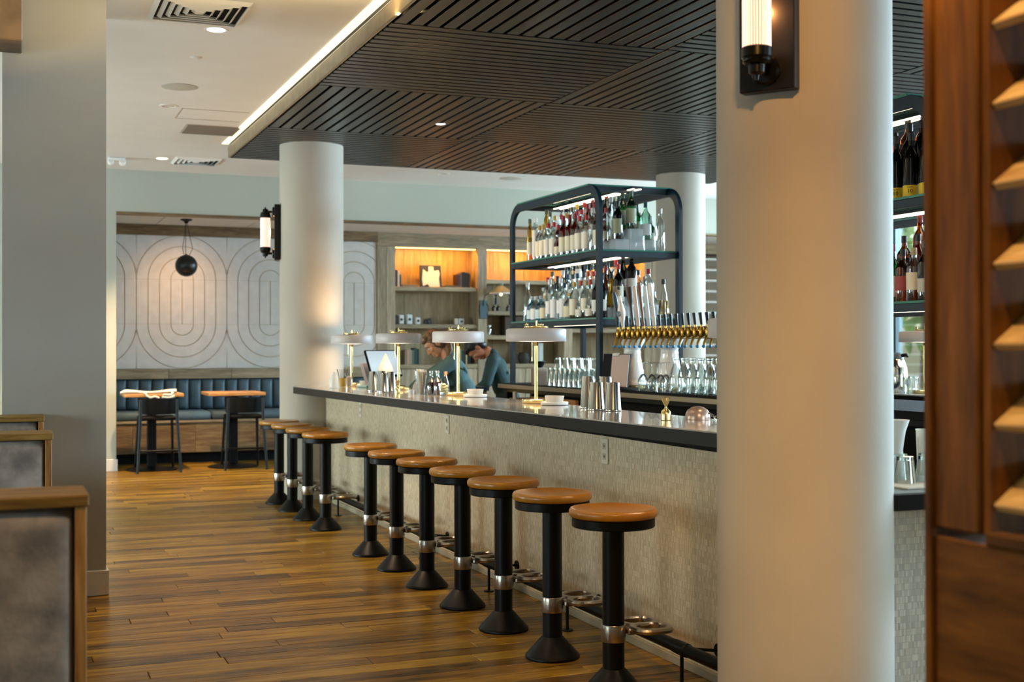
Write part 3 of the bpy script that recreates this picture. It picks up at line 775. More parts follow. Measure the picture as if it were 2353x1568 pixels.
t1 = table(1.60, 15.24, 'high square oak table with a cream apron draped over it')
t2 = table(2.545, 15.24, 'high square oak table with a bare top')
def high_chair(x, y, rz, label):
    t = thing('counter_chair', label, 'chair', (x, y, 0), rz, 'black high chairs at the tables')
    # local -y is the back of the chair (towards the room)
    n = 18; vs = []; fs = []
    for i in range(n+1):
        a = PI*(1.08 + .84*i/n); cx_, cy_ = .215*math.cos(a), .02+.2*math.sin(a)
        for k, (z, d) in enumerate(((.665, 0), (.70, .004), (.835, .012), (.85, .012), (.85, -.002), (.70, -.012), (.665, -.014))):
            q = 1+d/.2; vs.append((cx_*q, .02+(cy_-.02)*q, z))
    m_ = 7
    for i in range(n):
        for k in range(m_): fs.append((i*m_+k, i*m_+(k+1) % m_, (i+1)*m_+(k+1) % m_, (i+1)*m_+k))
    fs += [tuple(range(m_)), tuple(range(n*m_, n*m_+m_))[::-1]]
    obj('backrest', MB().add(vs, fs), T['blackflat'], t, 50)
    obj('seat', MB().box(-.2, .2, -.17, .22, .60, .64, .012), T['blackflat'], t)
    for sx_ in (-1, 1):
        obj('leg', MB().tube([(sx_*.24, -.24, 0), (sx_*.205, -.185, .6), (sx_*.2, -.17, .84)], [.014, .019, .015], 10), T['black'], t)
        obj('leg', MB().tube([(sx_*.215, .30, 0), (sx_*.19, .19, .6)], [.013, .018], 10), T['black'], t)
        obj('side_rail', MB().tube([(sx_*.222, -.215, .22), (sx_*.208, .26, .22)], .009, 8), T['black'], t)
    obj('foot_rail', MB().box(-.215, .215, .25, .275, .17, .195, .003), T['black'], t)
    obj('back_stretcher', MB().box(-.222, .222, -.222, -.2, .24, .262, .003), T['black'], t)
    return t
high_chair(1.635, 14.99, 0, 'black high chair tucked under the table with the draped apron')
high_chair(2.62, 14.97, -.03, 'black high chair tucked under the bare-topped table')
t = thing('apron', 'cream apron rolled along the tabletop with its ties hanging over the edge', 'apron', (1.6, 14.98, .9))
m = MB(); n = 26; sec = 12; vs = []; fs = []
for i in range(n+1):
    u = i/n; x = -.37+.62*u; ry = .055*(.7+.3*math.sin(u*9)) + .02; rz_ = .024*(.8+.25*math.sin(u*7+1))
    if u < .08: ry *= .4+u*7; rz_ *= .5+u*6
    for k in range(sec):
        a = 2*PI*k/sec; vs.append((x, .03+ry*math.cos(a), rz_*1.05+rz_*math.sin(a)))
for i in range(n):
    for k in range(sec): fs.append((i*sec+k, i*sec+(k+1) % sec, (i+1)*sec+(k+1) % sec, (i+1)*sec+k))
fs += [tuple(range(sec))[::-1], tuple(range(n*sec, n*sec+sec))]
obj('roll', m.add(vs, fs), T['cloth'], t, 60)
obj('tie', MB().tube([(-.12, -.05, .012), (-.1, -.075, .008), (-.09, -.088, -.02), (-.05, -.09, -.045), (.0, -.09, -.03), (.05, -.09, -.05)], .012, 8), T['cloth'], t, 60)
obj('tie', MB().tube([(.2, -.04, .02), (.2, -.078, .01), (.18, -.088, -.02), (.1, -.09, -.012), (.08, -.09, -.04), (.16, -.09, -.05), (.22, -.088, -.025)], .016, 8), T['cloth'], t, 60)
t = thing('pendant_lamp', 'black globe pendant hanging on three loose cords in front of the carved panels', 'pendant lamp', (2.085, 15.9, 3.018))
obj('canopy', MB().lathe([(0, 0), (.07, 0), (.072, -.012), (.03, -.03), (.02, -.05), (0, -.05)], 28), T['black'], t)
gl = MB(); prof = []
for i in range(19):
    a = PI*(1-i/24.0*1.0) 
    prof.append((.135*math.sin(a), -.135*math.cos(a)))
prof += [(.1, prof[-1][1]+.008), (.105, -.03), (0, .09)]
Mg = Matrix.Translation((0, .0, -.575)) @ Matrix.Rotation(math.radians(142), 4, Vector((1, .35, 0)))
gb = obj('globe', gl.lathe(prof, 36, Mg), pm('pendant_black', '#14181a', .33), t, 40)
obj('neck', MB().cyl(.014, -.46, -.43, 12), T['black'], t)
for dx, dy, b in ((-.045, 0, .0), (0, .012, -.015), (.05, 0, .045)):
    obj('cord', MB().tube([(dx*.2, dy, -.045), (dx*.5+b*.3, dy, -.2), (dx+b*.6, dy, -.36), (dx*.6+b*.2, dy, -.44), (0, 0, -.45)], .0035, 6), T['black'], t)
bu = Mg @ Vector((0, 0, .03)); spot('pendant_bulb', (2.085, 16.05, 2.40), (.02, .8, -.28), 11, '#ffc488', 120, .9, .05)

# ================================================================== BOOKCASE WALL
bc = thing('bookcase', 'weathered grey oak bookcase filling the back wall behind the bar', 'bookcase', (7.0, 16.9, 0))
pil = [(4.77, 4.905), (4.905, 5.035), (6.26, 6.395), (7.6, 7.74), (8.93, 9.06), (9.06, 9.2)]
for a, b in pil: obj('pilaster', MB().box(a+.002, b-.002, 16.78, 17.18, 0, 2.83, .003), T['oakgrey'], bc, world=True)
obj('crown', MB().box(4.77, 9.2, 16.775, 17.18, 2.83, 3.018, .004), T['oakgreyh'], bc, world=True)
bays = [(5.035, 6.26), (6.395, 7.6), (7.74, 8.93)]
SH = [(1.19, 1.754, 2.28), (1.19, 1.6, 1.95, 2.4), (1.19, 1.7, 2.25)]
for (a, b), zs in zip(bays, SH):
    w_ = (b-a)/5
    for i in range(5): obj('back_board', MB().box(a+i*w_+.001, a+(i+1)*w_-.001, 17.16, 17.18, 1.19, 2.83, .002), T['oakback'], bc, world=True)
    for z in zs: obj('shelf', MB().box(a, b-.0, 16.79 if z == 1.19 else 16.815, 17.16, z-.058, z, .003), T['oakgreyh'], bc, world=True)
    obj('cabinet_box', MB().box(a, b, 16.82, 17.16, 0, 1.132), T['oakgrey'], bc, world=True)
    for i in (0, 1):
        d = obj('cabinet_door', MB().box(a+i*(b-a)/2+.003, a+(i+1)*(b-a)/2-.003, 16.795, 16.82, .1, 1.12, .003), T['oakgrey'], bc, world=True)
    sl = obj('shelf_light', MB().box(a+.02, b-.02, 16.83, 16.85, 2.817, 2.83), emis('shelf_led', '#ffcf80', 3), bc, world=True)
    area('shelf_lamp', ((a+b)/2, 16.86, 2.80), (0, .55, -1), b-a-.1, .03, 9, '#ffa436')
def book(x, y, z, h, d, th, col, label, lean=0):
    t = tag(obj('book', MB().box(0, th, 0, d, 0, h, .002), flat('book_'+col.strip('#'), col, .6)), label, 'book', 'books in the bookcase')
    t.location = (x, y, z); t.rotation_euler = (0, lean, 0)
    pg = MB().box(.003, th-.003, d*.02, d-.004, h-.0005, h+.0012); obj('pages', pg, T['paper'], t)
    return t
bk = [('#2c2f2e', .21, .04), ('#1d4a4c', .14, .03)]
x = 5.05
for i, (c, h, th) in enumerate([('#34352f', .235, .045), ('#d7cdbb', .22, .028), ('#0f4a50', .17, .022)]):
    book(x, 16.88, 2.28, h, .17, th, c, ['tall dark grey book at the left end of the lit top shelf', 'cream-topped book beside the dark grey one on the lit shelf', 'short teal book on the lit shelf, right of the cream book'][i]); x += th+.002
for i, (x0, c, l) in enumerate(((5.16, '#6e6a56', 'flat olive book lying left of the framed print'), (5.80, '#4f4b35', 'flat dark olive book lying right of the framed print'))):
    b_ = tag(obj('book', MB().box(0, .24, 0, .18, 0, .03, .003), flat('book_'+c.strip('#'), c, .6)), l, 'book', 'books in the bookcase'); b_.location = (x0, 16.87, 2.28)
x = 5.98
for i, (c, h, th) in enumerate([('#3a1f17', .19, .04), ('#5a4a3a', .21, .03), ('#1c1712', .225, .05), ('#26241d', .215, .045), ('#4b4436', .2, .03)]):
    book(x, 16.88, 2.28, h, .17, th, c, 'dark old book, %s from the left in the group right of the framed print' % ORD[i]); x += th+.002
t = thing('framed_print', 'dark framed picture with a torn white paper shape leaning on the lit shelf', 'picture', (5.62, 16.97, 2.28))
M = Matrix.Rotation(-.12, 4, 'X')
obj('frame', MB().box(-.16, .16, 0, .02, 0, .32, .004, M), flat('print_dark', '#22303a', .5), t)
poly = [(-.12, .02), (-.13, .12), (-.11, .26), (-.06, .22), (-.03, .23), (-.03, .3), (.04, .3), (.05, .24), (.12, .25), (.135, .2), (.12, .13), (.13, .01), (-.02, .01), (-.05, .05)]
M3 = M @ Matrix(((1, 0, 0, 0), (0, 0, -1, -.001), (0, 1, 0, 0), (0, 0, 0, 1)))
obj('white_shape', MB().prism(poly, 0, .002, M3), T['paper'], t, 0)
# old cameras and small boxes on the middle shelf
def camera_toy(x, z, label, w_, h, kind, c1='#e3e4e0', c2='#16191b'):
    t = thing('vintage_camera', label, 'camera', (x, 16.95, z), group='old cameras on the bookcase')
    obj('body', MB().box(-w_/2, w_/2, -.03, .06, 0, h, .012), flat('cam_'+c1.strip('#'), c1, .4), t)
    obj('lens', MB().cyl(.018, 0, .02, 20, Matrix.Translation((0, -.03, h*.5)) @ Matrix.Rotation(PI/2, 4, 'X'), .003), flat('cam_'+c2.strip('#'), c2, .3), t)
    obj('knob', MB().cyl(.01, h, h+.012, 12, Matrix.Translation((w_*.25, .01, 0))), flat('cam_'+c2.strip('#'), c2, .3), t)
    return t
camera_toy(5.085, 1.754, 'black box camera at the left end of the middle shelf', .08, .125, 0, '#14181a', '#2a2d2e')
camera_toy(5.165, 1.754, 'white oval-fronted camera beside the black box camera', .075, .135, 0)
camera_toy(5.285, 1.754, 'white square camera with dark lens on the middle shelf', .085, .14, 0, '#dfe6e8', '#0d4552')
camera_toy(5.41, 1.754, 'small white camera right of the square one', .075, .1, 0)
camera_toy(5.565, 1.754, 'low black camera alone in the middle of the shelf', .1, .08, 0, '#10191c', '#26343a')
camera_toy(6.06, 1.754, 'small white camera at the right end of the middle shelf', .085, .09, 0)
t = thing('candle', 'short pale candle beside the right-hand white camera', 'candle', (5.985, 16.95, 1.754))
obj('wax', MB().cyl(.028, 0, .09, 20, None, .006), T['cream'], t); obj('wick', MB().cyl(.002, .09, .1, 6), T['blackflat'], t)
x = 5.2
for i, (c, h, th) in enumerate([('#8a7a68', .2, .03), ('#b59a86', .21, .04), ('#a5937e', .2, .028), ('#5d6656', .2, .03), ('#1f4034', .235, .04), ('#122a25', .22, .03)]):
    book(x, 16.88, 1.19, h, .17, th, c, 'book on the lowest shelf behind the brass lamps, %s from the left' % ORD[i]); x += th+.003
x = 6.0
for i, (c, h, th) in enumerate([('#cbb9a4', .22, .03), ('#2d4d44', .2, .03), ('#171d1c', .2, .04), ('#d8c9a5', .21, .02), ('#10201d', .19, .05)]):
    book(x, 16.88, 1.19, h, .17, th, c, 'book on the lowest shelf behind the two bartenders, %s from the left' % ORD[i]); x += th+.003
for i, x in enumerate((6.60, 6.82)):
    t = thing('dropper_bottles', 'small brown bottles stacked under the green wall lamp, %s of two groups' % ('left' if i == 0 else 'right'), 'bottle', (x, 16.95, 1.95))
    for dx in (-.035, .035): obj('small_bottle', MB().lathe([(0, 0), (.03, 0), (.03, .06), (.012, .075), (.012, .095), (0, .095)], 14, Matrix.Translation((dx, 0, 0))), flat('brown_bottle', '#3b2216', .2), t)
    obj('top_bottle', MB().lathe([(0, 0), (.02, 0), (.02, .09), (.012, .1), (.01, .125), (.022, .13), (.022, .145), (0, .145)], 14, Matrix.Translation((0, 0, .096))), flat('navy_bottle', '#1c2230', .3), t)
t = thing('glass_jar', 'small clear jar on the bookcase shelf below the brown bottles', 'jar', (6.48, 16.95, 1.6))
obj('jar_wall', MB().lathe([(0, .004), (.05, .004), (.052, .1), (.045, .12), (.045, .13)], 20), T['clear'], t); obj('lid', MB().cyl(.047, .13, .145, 20), T['alu'], t)
t = thing('storage_box', 'dark brown box on the bookcase beside the clear jar', 'box', (6.85, 16.98, 1.6))
obj('body', MB().box(-.13, .13, -.08, .1, 0, .28, .006), flat('box_brown', '#4a3a26', .6), t); obj('lid', MB().box(-.135, .135, -.085, .105, .28, .3, .004), flat('box_brown', '#4a3a26', .6), t)
t = thing('canister', 'pale grey canister on the low bookcase shelf behind the brass lamp', 'canister', (7.25, 16.95, 1.19))
obj('body', MB().cyl(.085, 0, .27, 28, None, .006), flat('canister_grey', '#bfc6c0', .5), t); obj('lid', MB().cyl(.088, .27, .3, 28, None, .006), flat('canister_grey', '#bfc6c0', .5), t)
t = thing('plant_pot', 'dark rounded pot on the low bookcase shelf left of the pale canister', 'pot', (7.03, 16.95, 1.19))
obj('body', MB().lathe([(0, 0), (.06, 0), (.085, .06), (.08, .13), (.06, .16), (.05, .16), (.05, .13), (0, .12)], 24), flat('pot_dark', '#2e2a22', .6), t)
obj('rim', MB().lathe([(.05, .158), (.062, .158), (.064, .166), (.05, .166)], 24), flat('pot_dark2', '#221f19', .6), t)
t = thing('picture_block', 'dark block standing on the bookcase behind the bottles at the right', 'frame', (8.35, 17.0, 2.25))
obj('block', MB().box(-.1, .1, 0, .03, 0, .28, .003), flat('print_dark', '#22303a', .5), t); obj('face', MB().box(-.09, .09, -.002, 0, .01, .27), flat('print_face', '#3a2a1c', .5), t)
t = thing('wall_lamp', 'green cone wall lamp on a bracket fixed to the bookcase upright', 'wall lamp', (6.33, 16.775, 1.9))
obj('bracket', MB().box(-.055, .055, -.03, 0, -.06, .2, .004), flat('lamp_blue', '#3f5c66', .5), t)
obj('arm', MB().tube([(0, -.03, .12), (-.005, -.05, .2), (.01, -.07, .27), (.06, -.09, .3), (.25, -.1, .3)], .006, 8), T['black'], t)
obj('shade', MB().lathe([(.17, .3), (.172, .304), (.05, .4), (.035, .405), (.03, .44), (.0, .445)], 32, Matrix.Translation((.24, -.1, 0))), flat('lamp_green', '#53736a', .45), t)
obj('shade_rim', MB().lathe([(0, .298), (.16, .296), (.175, .29), (.176, .304), (.17, .305)], 32, Matrix.Translation((.24, -.1, 0))), T['white'], t)
obj('bulb', MB().ell((.24, -.1, .285), .022, .022, .022), emis('small_bulb', '#ffe9b8', 2.5), t)
for s in (-1, 1): obj('scroll', MB().tube([(s*.05, -.03, -.02), (s*.075, -.035, .05), (s*.07, -.035, .12), (s*.04, -.03, .15)], .005, 6), T['black'], t)
# white louvred shelves in the far right corner
t = thing('white_shelf_tower', 'narrow tower of white shelves beyond the right-hand column', 'shelf', (9.55, 16.9, 0))
obj('back', MB().box(9.2, 10.6, 17.1, 17.18, 0, 2.9), pm('tower_beige', '#c2b49c', .8), t, world=True)
for i in range(12): obj('shelf', MB().box(9.2, 10.6, 16.8, 17.1, .95+i*.165, .985+i*.165, .004), T['white'], t, world=True)
obj('top_board', MB().box(9.2, 10.6, 16.78, 17.1, 2.86, 3.018, .004), T['oakgreyh'], t, world=True)

# ================================================================== BOOTHS (left) and SCREEN (right)
def booth(x, y, label):
    """back of a booth seat: faces the camera, right end at x"""
    t = thing('booth_bench', label, 'bench', (x, y, 0), group='upholstered booths along the left')
    obj('cap', MB().box(-1.6, .006, -.004, .235, 1.022, 1.052, .004), T['walnut'], t)
    obj('end_post', MB().box(-.028, 0, 0, .23, 0, 1.022, .003), T['walnutv'], t)
    obj('frame', MB().box(-1.6, -.028, .07, .2, 0, 1.022), T['blackflat'], t)
    w_ = .40; x1 = -.03
    for k in range(4):
        x0 = x1-(.36 if k == 0 else w_)
        n, q = 28, 24; vs = []; fs = []
        for i in range(q+1):
            v = i/q
            for j in range(n+1):
                u = j/n; b = (1-abs(2*u-1)**26)*(1-abs(2*v-1)**40)*(.7+.3*(1-abs(2*u-1)**2))
                vs.append((x0+(x1-x0)*u*1.0,   .034-.05*b, .35+.668*v))
        for i in range(q):
            for j in range(n): fs.append((i*(n+1)+j, i*(n+1)+j+1, (i+1)*(n+1)+j+1, (i+1)*(n+1)+j))
        obj('back_cushion', MB().add(vs, fs), T['suede'], t, 80)
        x1 = x0-.004
    obj('seat_cushion', MB().box(-1.6, -.034, -.5, .06, .36, .48, .04), T['suede'], t, 60)
    obj('seat_base', MB().box(-1.6, -.02, -.48, .06, .0, .36, .004), T['walnut'], t)
    return t
b1 = booth(.193, 3.34, 'nearest grey suede booth with oak cap and post')
dup(b1, (.193, 5.84, 0), 0, 'middle grey suede booth between the nearest booth and the grey pier')
b3 = dup(b1, (.199, 7.33, 0), 0, 'farthest grey suede booth, standing against the grey pier')
sc = thing('louvre_screen', 'oak partition with slanted louvres above a solid panel at the right edge', 'screen', (1.7, 1.4, 0))
XS = 1.7
obj('end_strip', MB().box(XS-.012, XS+.16, 1.984, 2.003, 0, 3.2, .003), T['screen'], sc, world=True)
obj('stile', MB().box(XS, XS+.03, 1.866, 1.984, 1.066, 3.2, .004), T['screen'], sc, world=True)
obj('jamb', MB().box(XS+.012, XS+.42, 1.846, 1.866, 1.066, 3.2, .002), T['screen'], sc, world=True)
obj('lower_panel', MB().box(XS, XS+.42, .2, 1.984, 0, 1.05, .004), T['screenh'], sc, world=True)
obj('stile', MB().box(XS, XS+.03, .2, .36, 1.066, 3.2, .004), T['screen'], sc, world=True)
obj('jamb', MB().box(XS+.012, XS+.15, .36, .38, 1.066, 3.2, .002), T['screen'], sc, world=True)
obj('sill', MB().box(XS-.004, XS+.42, .38, 1.846, 1.05, 1.074, .003), T['screenh'], sc, world=True)
i = 0
z = 1.118
while z < 3.15:
    M = Matrix.Translation((XS+.02, 0, z)) @ Matrix.Rotation(-.62, 4, 'Y')
    obj('louvre', MB().box(0, .15, .381, 1.845, -.009, .009, .003, M), T['louvre'], sc, world=True)
    z += .1505
obj('head_rail', MB().box(XS, XS+.15, .2, 1.984, 3.2, 3.5, .004), T['screenh'], sc, world=True)
# ================================================================== BACK BAR ISLAND
isl = thing('back_bar', 'dark back bar island with a metal-edged top behind the taps and bottle racks', 'back bar', (4.6, 7.3, 0))
obj('top', MB().box(4.2, 5.08, 3.95, 10.73, 1.092, 1.10), T['blackflat'], isl, world=True)
obj('dark_edge', MB().box(4.195, 5.085, 3.945, 6.55, 1.055, 1.092, .003), T['blackflat'], isl, world=True)
obj('top_edge', MB().box(4.195, 5.085, 6.55, 10.735, 1.055, 1.092, .003), pm('steel_warm_reflection', '#b8a48c', .3, .9), isl, world=True)  # tan colour holds the warm reflection on the stainless edge
obj('carcass', MB().box(4.30, 5.0, 4.0, 10.05, 0, 1.055), T['blackflat'], isl, world=True)
obj('apron_rail', MB().box(4.25, 4.30, 4.0, 10.70, 1.02, 1.055, .002), T['bronze'], isl, world=True)
for s in (10.08, 10.66): obj('leg', MB().box(4.26, 4.32, s, s+.05, 0, 1.055, .003), T['black'], isl, world=True)
for i in range(8):
    y = 4.02+i*.752
    d = obj('fridge_door', MB().box(4.285, 4.30, y+.004, y+.748, .1, 1.0, .003), T['blackflat'], isl, world=True)
    h = obj('handle', MB().box(4.265, 4.285, y+.06, y+.10, .905, .912, .002), T['alu'], isl); h.parent = d; h.data.transform(Matrix.Translation(-isl.location))
obj('end_shelf', MB().box(4.28, 5.0, 10.09, 10.66, .93, .965, .003), T['oakgreyh'], isl, world=True)
obj('end_back', MB().box(4.9, 4.95, 10.09, 10.66, .0, 1.055), T['blackflat'], isl, world=True)
t = thing('drawer_unit', 'wood-fronted drawer slung under the far end of the back bar', 'drawer', (4.24, 9.6, .93))
obj('front', MB().box(-.02, .01, -.5, .42, .0, .07, .003), T['tablewood'], t); obj('box', MB().box(.01, .04, -.48, .40, .0, .06), T['blackflat'], t)
t = thing('soda_valve', 'small white plumbing tee under the far end of the back bar', 'valve', (4.22, 10.38, .87))
obj('body', MB().cyl(.018, 0, .16, 14, None, .005), T['white'], t)
obj('branch', MB().cyl(.012, 0, .09, 12, Matrix.Translation((0, 0, .075)) @ Matrix.Rotation(PI/2, 4, 'X'), .003), T['white'], t)
# low work counter along the inside of the bar
wc = thing('work_counter', 'black steel work counter along the inner side of the bar', 'counter', (3.4, 8, 0))
obj('worktop', MB().box(3.215, 3.52, 4.1, 10.3, .84, .87, .003), T['steelblue'], wc, world=True)
obj('carcass', MB().box(3.23, 3.5, 4.12, 10.28, 0, .84), T['blackflat'], wc, world=True)
wc = thing('side_station', 'dark service station with a lit yellow edge between the two bartenders', 'counter', (3.95, 11.15, 0))
obj('worktop', MB().box(3.72, 4.2, 10.96, 11.3, 1.02, 1.06, .003), T['steelblue'], wc, world=True)
obj('lit_edge', MB().tube([(3.73, 10.945, 1.0), (4.1, 10.945, 1.0)], .012, 8), emis('lit_edge_paint', '#ffd87a', 1.2), wc, world=True)  # emissive tube stands in for yellow light falling on the wood
obj('carcass', MB().box(3.75, 4.18, 10.98, 11.28, 0, 1.02), T['oakbrown'], wc, world=True)
t = thing('white_jug', 'white plastic jug on the dark service station between the bartenders', 'jug', (3.83, 11.06, 1.06))
obj('body', MB().lathe([(0, 0), (.05, 0), (.06, .03), (.06, .13), (.055, .15), (.05, .15), (.05, .02), (0, .02)], 24), T['white'], t)
obj('straw', MB().tube([(.01, 0, .05), (.03, .0, .24)], .004, 6), T['blackflat'], t)

# ---- bottle racks: two rounded hoops of flat black steel with glass shelves
RX0, RX1, RL = 4.25, 4.95, 1.78
RZ = [1.65, 2.18, 2.70]
def hoop(x, L, h, r, w_=.066, tck=.03):
    pts = [(x, 0, 1.10)]
    for i in range(9): a = PI-PI/2*i/8; pts.append((x, r+r*math.cos(a), h-r+r*math.sin(a)))
    for i in range(9): a = PI/2-PI/2*i/8; pts.append((x, L-r+r*math.cos(a), h-r+r*math.sin(a)))
    pts.append((x, L, 1.10))
    sec = [(-tck/2, -w_/2), (tck/2, -w_/2), (tck/2, w_/2), (-tck/2, w_/2)]
    return MB().tube(pts, 1, 4, sec=sec, fixed=(1, 0, 0))
def make_rack(y, label):
    t = thing('bottle_rack', label, 'bottle rack', (0, y, 0), group='black bottle racks on the back bar')
    for x in (RX0, RX1): obj('hoop', hoop(x, RL, RZ[2]-.035, .17), T['steelblue'], t, 30)
    for z in RZ:
        top = z == RZ[2]
        y0, y1 = (.17, RL-.17) if top else (.03, RL-.03)
        for x in (RX0, RX1):
            if not top: obj('side_rail', MB().box(x-.015, x+.015, y0, y1, z-.05, z-.008, .002), T['steelblue'], t)
        for yy in (y0, y1):
            obj('cross_bar', MB().box(RX0+.015, RX1-.015, yy-.016, yy+.016, z-.055, z-.008, .002), T['steelblue'], t)
        obj('glass_shelf', MB().box(RX0-.02, RX1+.02, y0-.015, y1+.015, z-.008, z+.004), T['pane'], t, 0)
        obj('shelf_edge', MB().box(RX0-.022, RX0-.02, y0-.015, y1+.015, z-.008, z+.004).box(RX0-.02, RX1+.02, y0-.018, y0-.015, z-.008, z+.004), T['paneedge'], t, 0)
        lb = obj('light_bar', MB().box(4.56, 4.66, .05, RL-.05, z-.03, z-.012, .002), T['steelblue'], t)
        for dx in (-.03, .03):
            o = obj('led_line', MB().box(4.61+dx-.009, 4.61+dx+.009, .06, RL-.06, z-.036, z-.03), T['led'], t); o.parent = lb
    return t
rk = make_rack(8.72, 'far black steel bottle rack with curved corners, full of bottles')
dup(rk, (0, 4.98, 0), 0, 'near black steel bottle rack, seen between the big column and the oak screen')
def make_riser(y, z, label):
    t = thing('bottle_riser', label, 'riser', (0, y, z), group='clear stepped bottle risers')
    for k, (x, h) in enumerate(((4.42, .085), (4.545, .17), (4.675, .085))):
        obj('step', MB().box(x, x+.118, .06, RL-.06, 0, h), T['acrylic'], t, 0)
    return t
rs = make_riser(8.72, RZ[1]+.0045, 'clear stepped riser under the bottles on the upper shelf of the far rack')
dup(rs, (0, 8.72, RZ[0]+.0045), 0, 'clear stepped riser under the bottles on the lower shelf of the far rack')
dup(rs, (0, 4.98, RZ[1]+.0045), 0, 'clear stepped riser under the black bottles on the upper shelf of the near rack')
dup(rs, (0, 4.98, RZ[0]+.0045), 0, 'clear stepped riser under the bottles on the lower shelf of the near rack')

# ---- bottles
SHAPES = {
 'spirit': [(0, 0), (.037, 0), (.039, .006), (.039, .17), (.034, .19), (.016, .215), (.0135, .23), (.0135, .275)],
 'tall': [(0, 0), (.031, 0), (.033, .006), (.032, .2), (.026, .225), (.014, .25), (.0125, .27), (.0125, .315)],
 'wine': [(0, 0), (.036, 0), (.0375, .006), (.0375, .185), (.03, .21), (.015, .235), (.0135, .25), (.0135, .305)],
 'slim': [(0, 0), (.024, 0), (.026, .006), (.024, .26), (.016, .29), (.012, .30), (.012, .345)],
 'squat': [(0, 0), (.044, 0), (.046, .008), (.046, .11), (.04, .13), (.018, .15), (.015, .16), (.015, .195)],
 'cone': [(0, 0), (.04, 0), (.042, .006), (.04, .05), (.022, .18), (.013, .225), (.0125, .28)],
 'bulb': [(0, 0), (.034, 0), (.036, .006), (.036, .1), (.022, .13), (.03, .165), (.03, .18), (.013, .21), (.0125, .245)],
}
PB = {}
def bottle(style):
    """shape, glass, label colour, label z0..z1, cap colour, liquid (material, level)"""
    if style in PB: return PB[style]
    sh, gm, lc, l0, l1, cc, liq, words = STY[style]
    prof = SHAPES[sh]; R_ = max(r for r, z in prof); H = prof[-1][1]
    parts = []
    parts.append(('glass_body', mesh('glass_body', MB().lathe(prof+[(0, H)], 20), T[gm], 50)))
    if lc:
        parts.append(('label', mesh('label', MB().lathe([(R_+.0008, l0), (R_+.0008, l1)], 14, None, math.radians(140), math.radians(300)), flat('label_'+lc.strip('#'), lc, .6), 80)))
    ch = .045 if sh not in ('squat',) else .03
    parts.append(('cap', mesh('cap', MB().lathe([(0, H-ch*.75), (.0148, H-ch*.75), (.0152, H-ch*.7), (.0152, H+.002), (.013, H+.004), (0, H+.004)], 14), flat('cap_'+cc.strip('#'), cc, .45), 40)))
    if liq:
        lv = liq[1]; lp = [(max(0, r-.002), max(z, .004)) for r, z in prof if z < lv]; lp.append((lp[-1][0], lv)); lp.append((0, lv))
        parts.append(('liquid', mesh('liquid', MB().lathe(lp, 16), T[liq[0]], 50)))
    PB[style] = (parts, words); return PB[style]
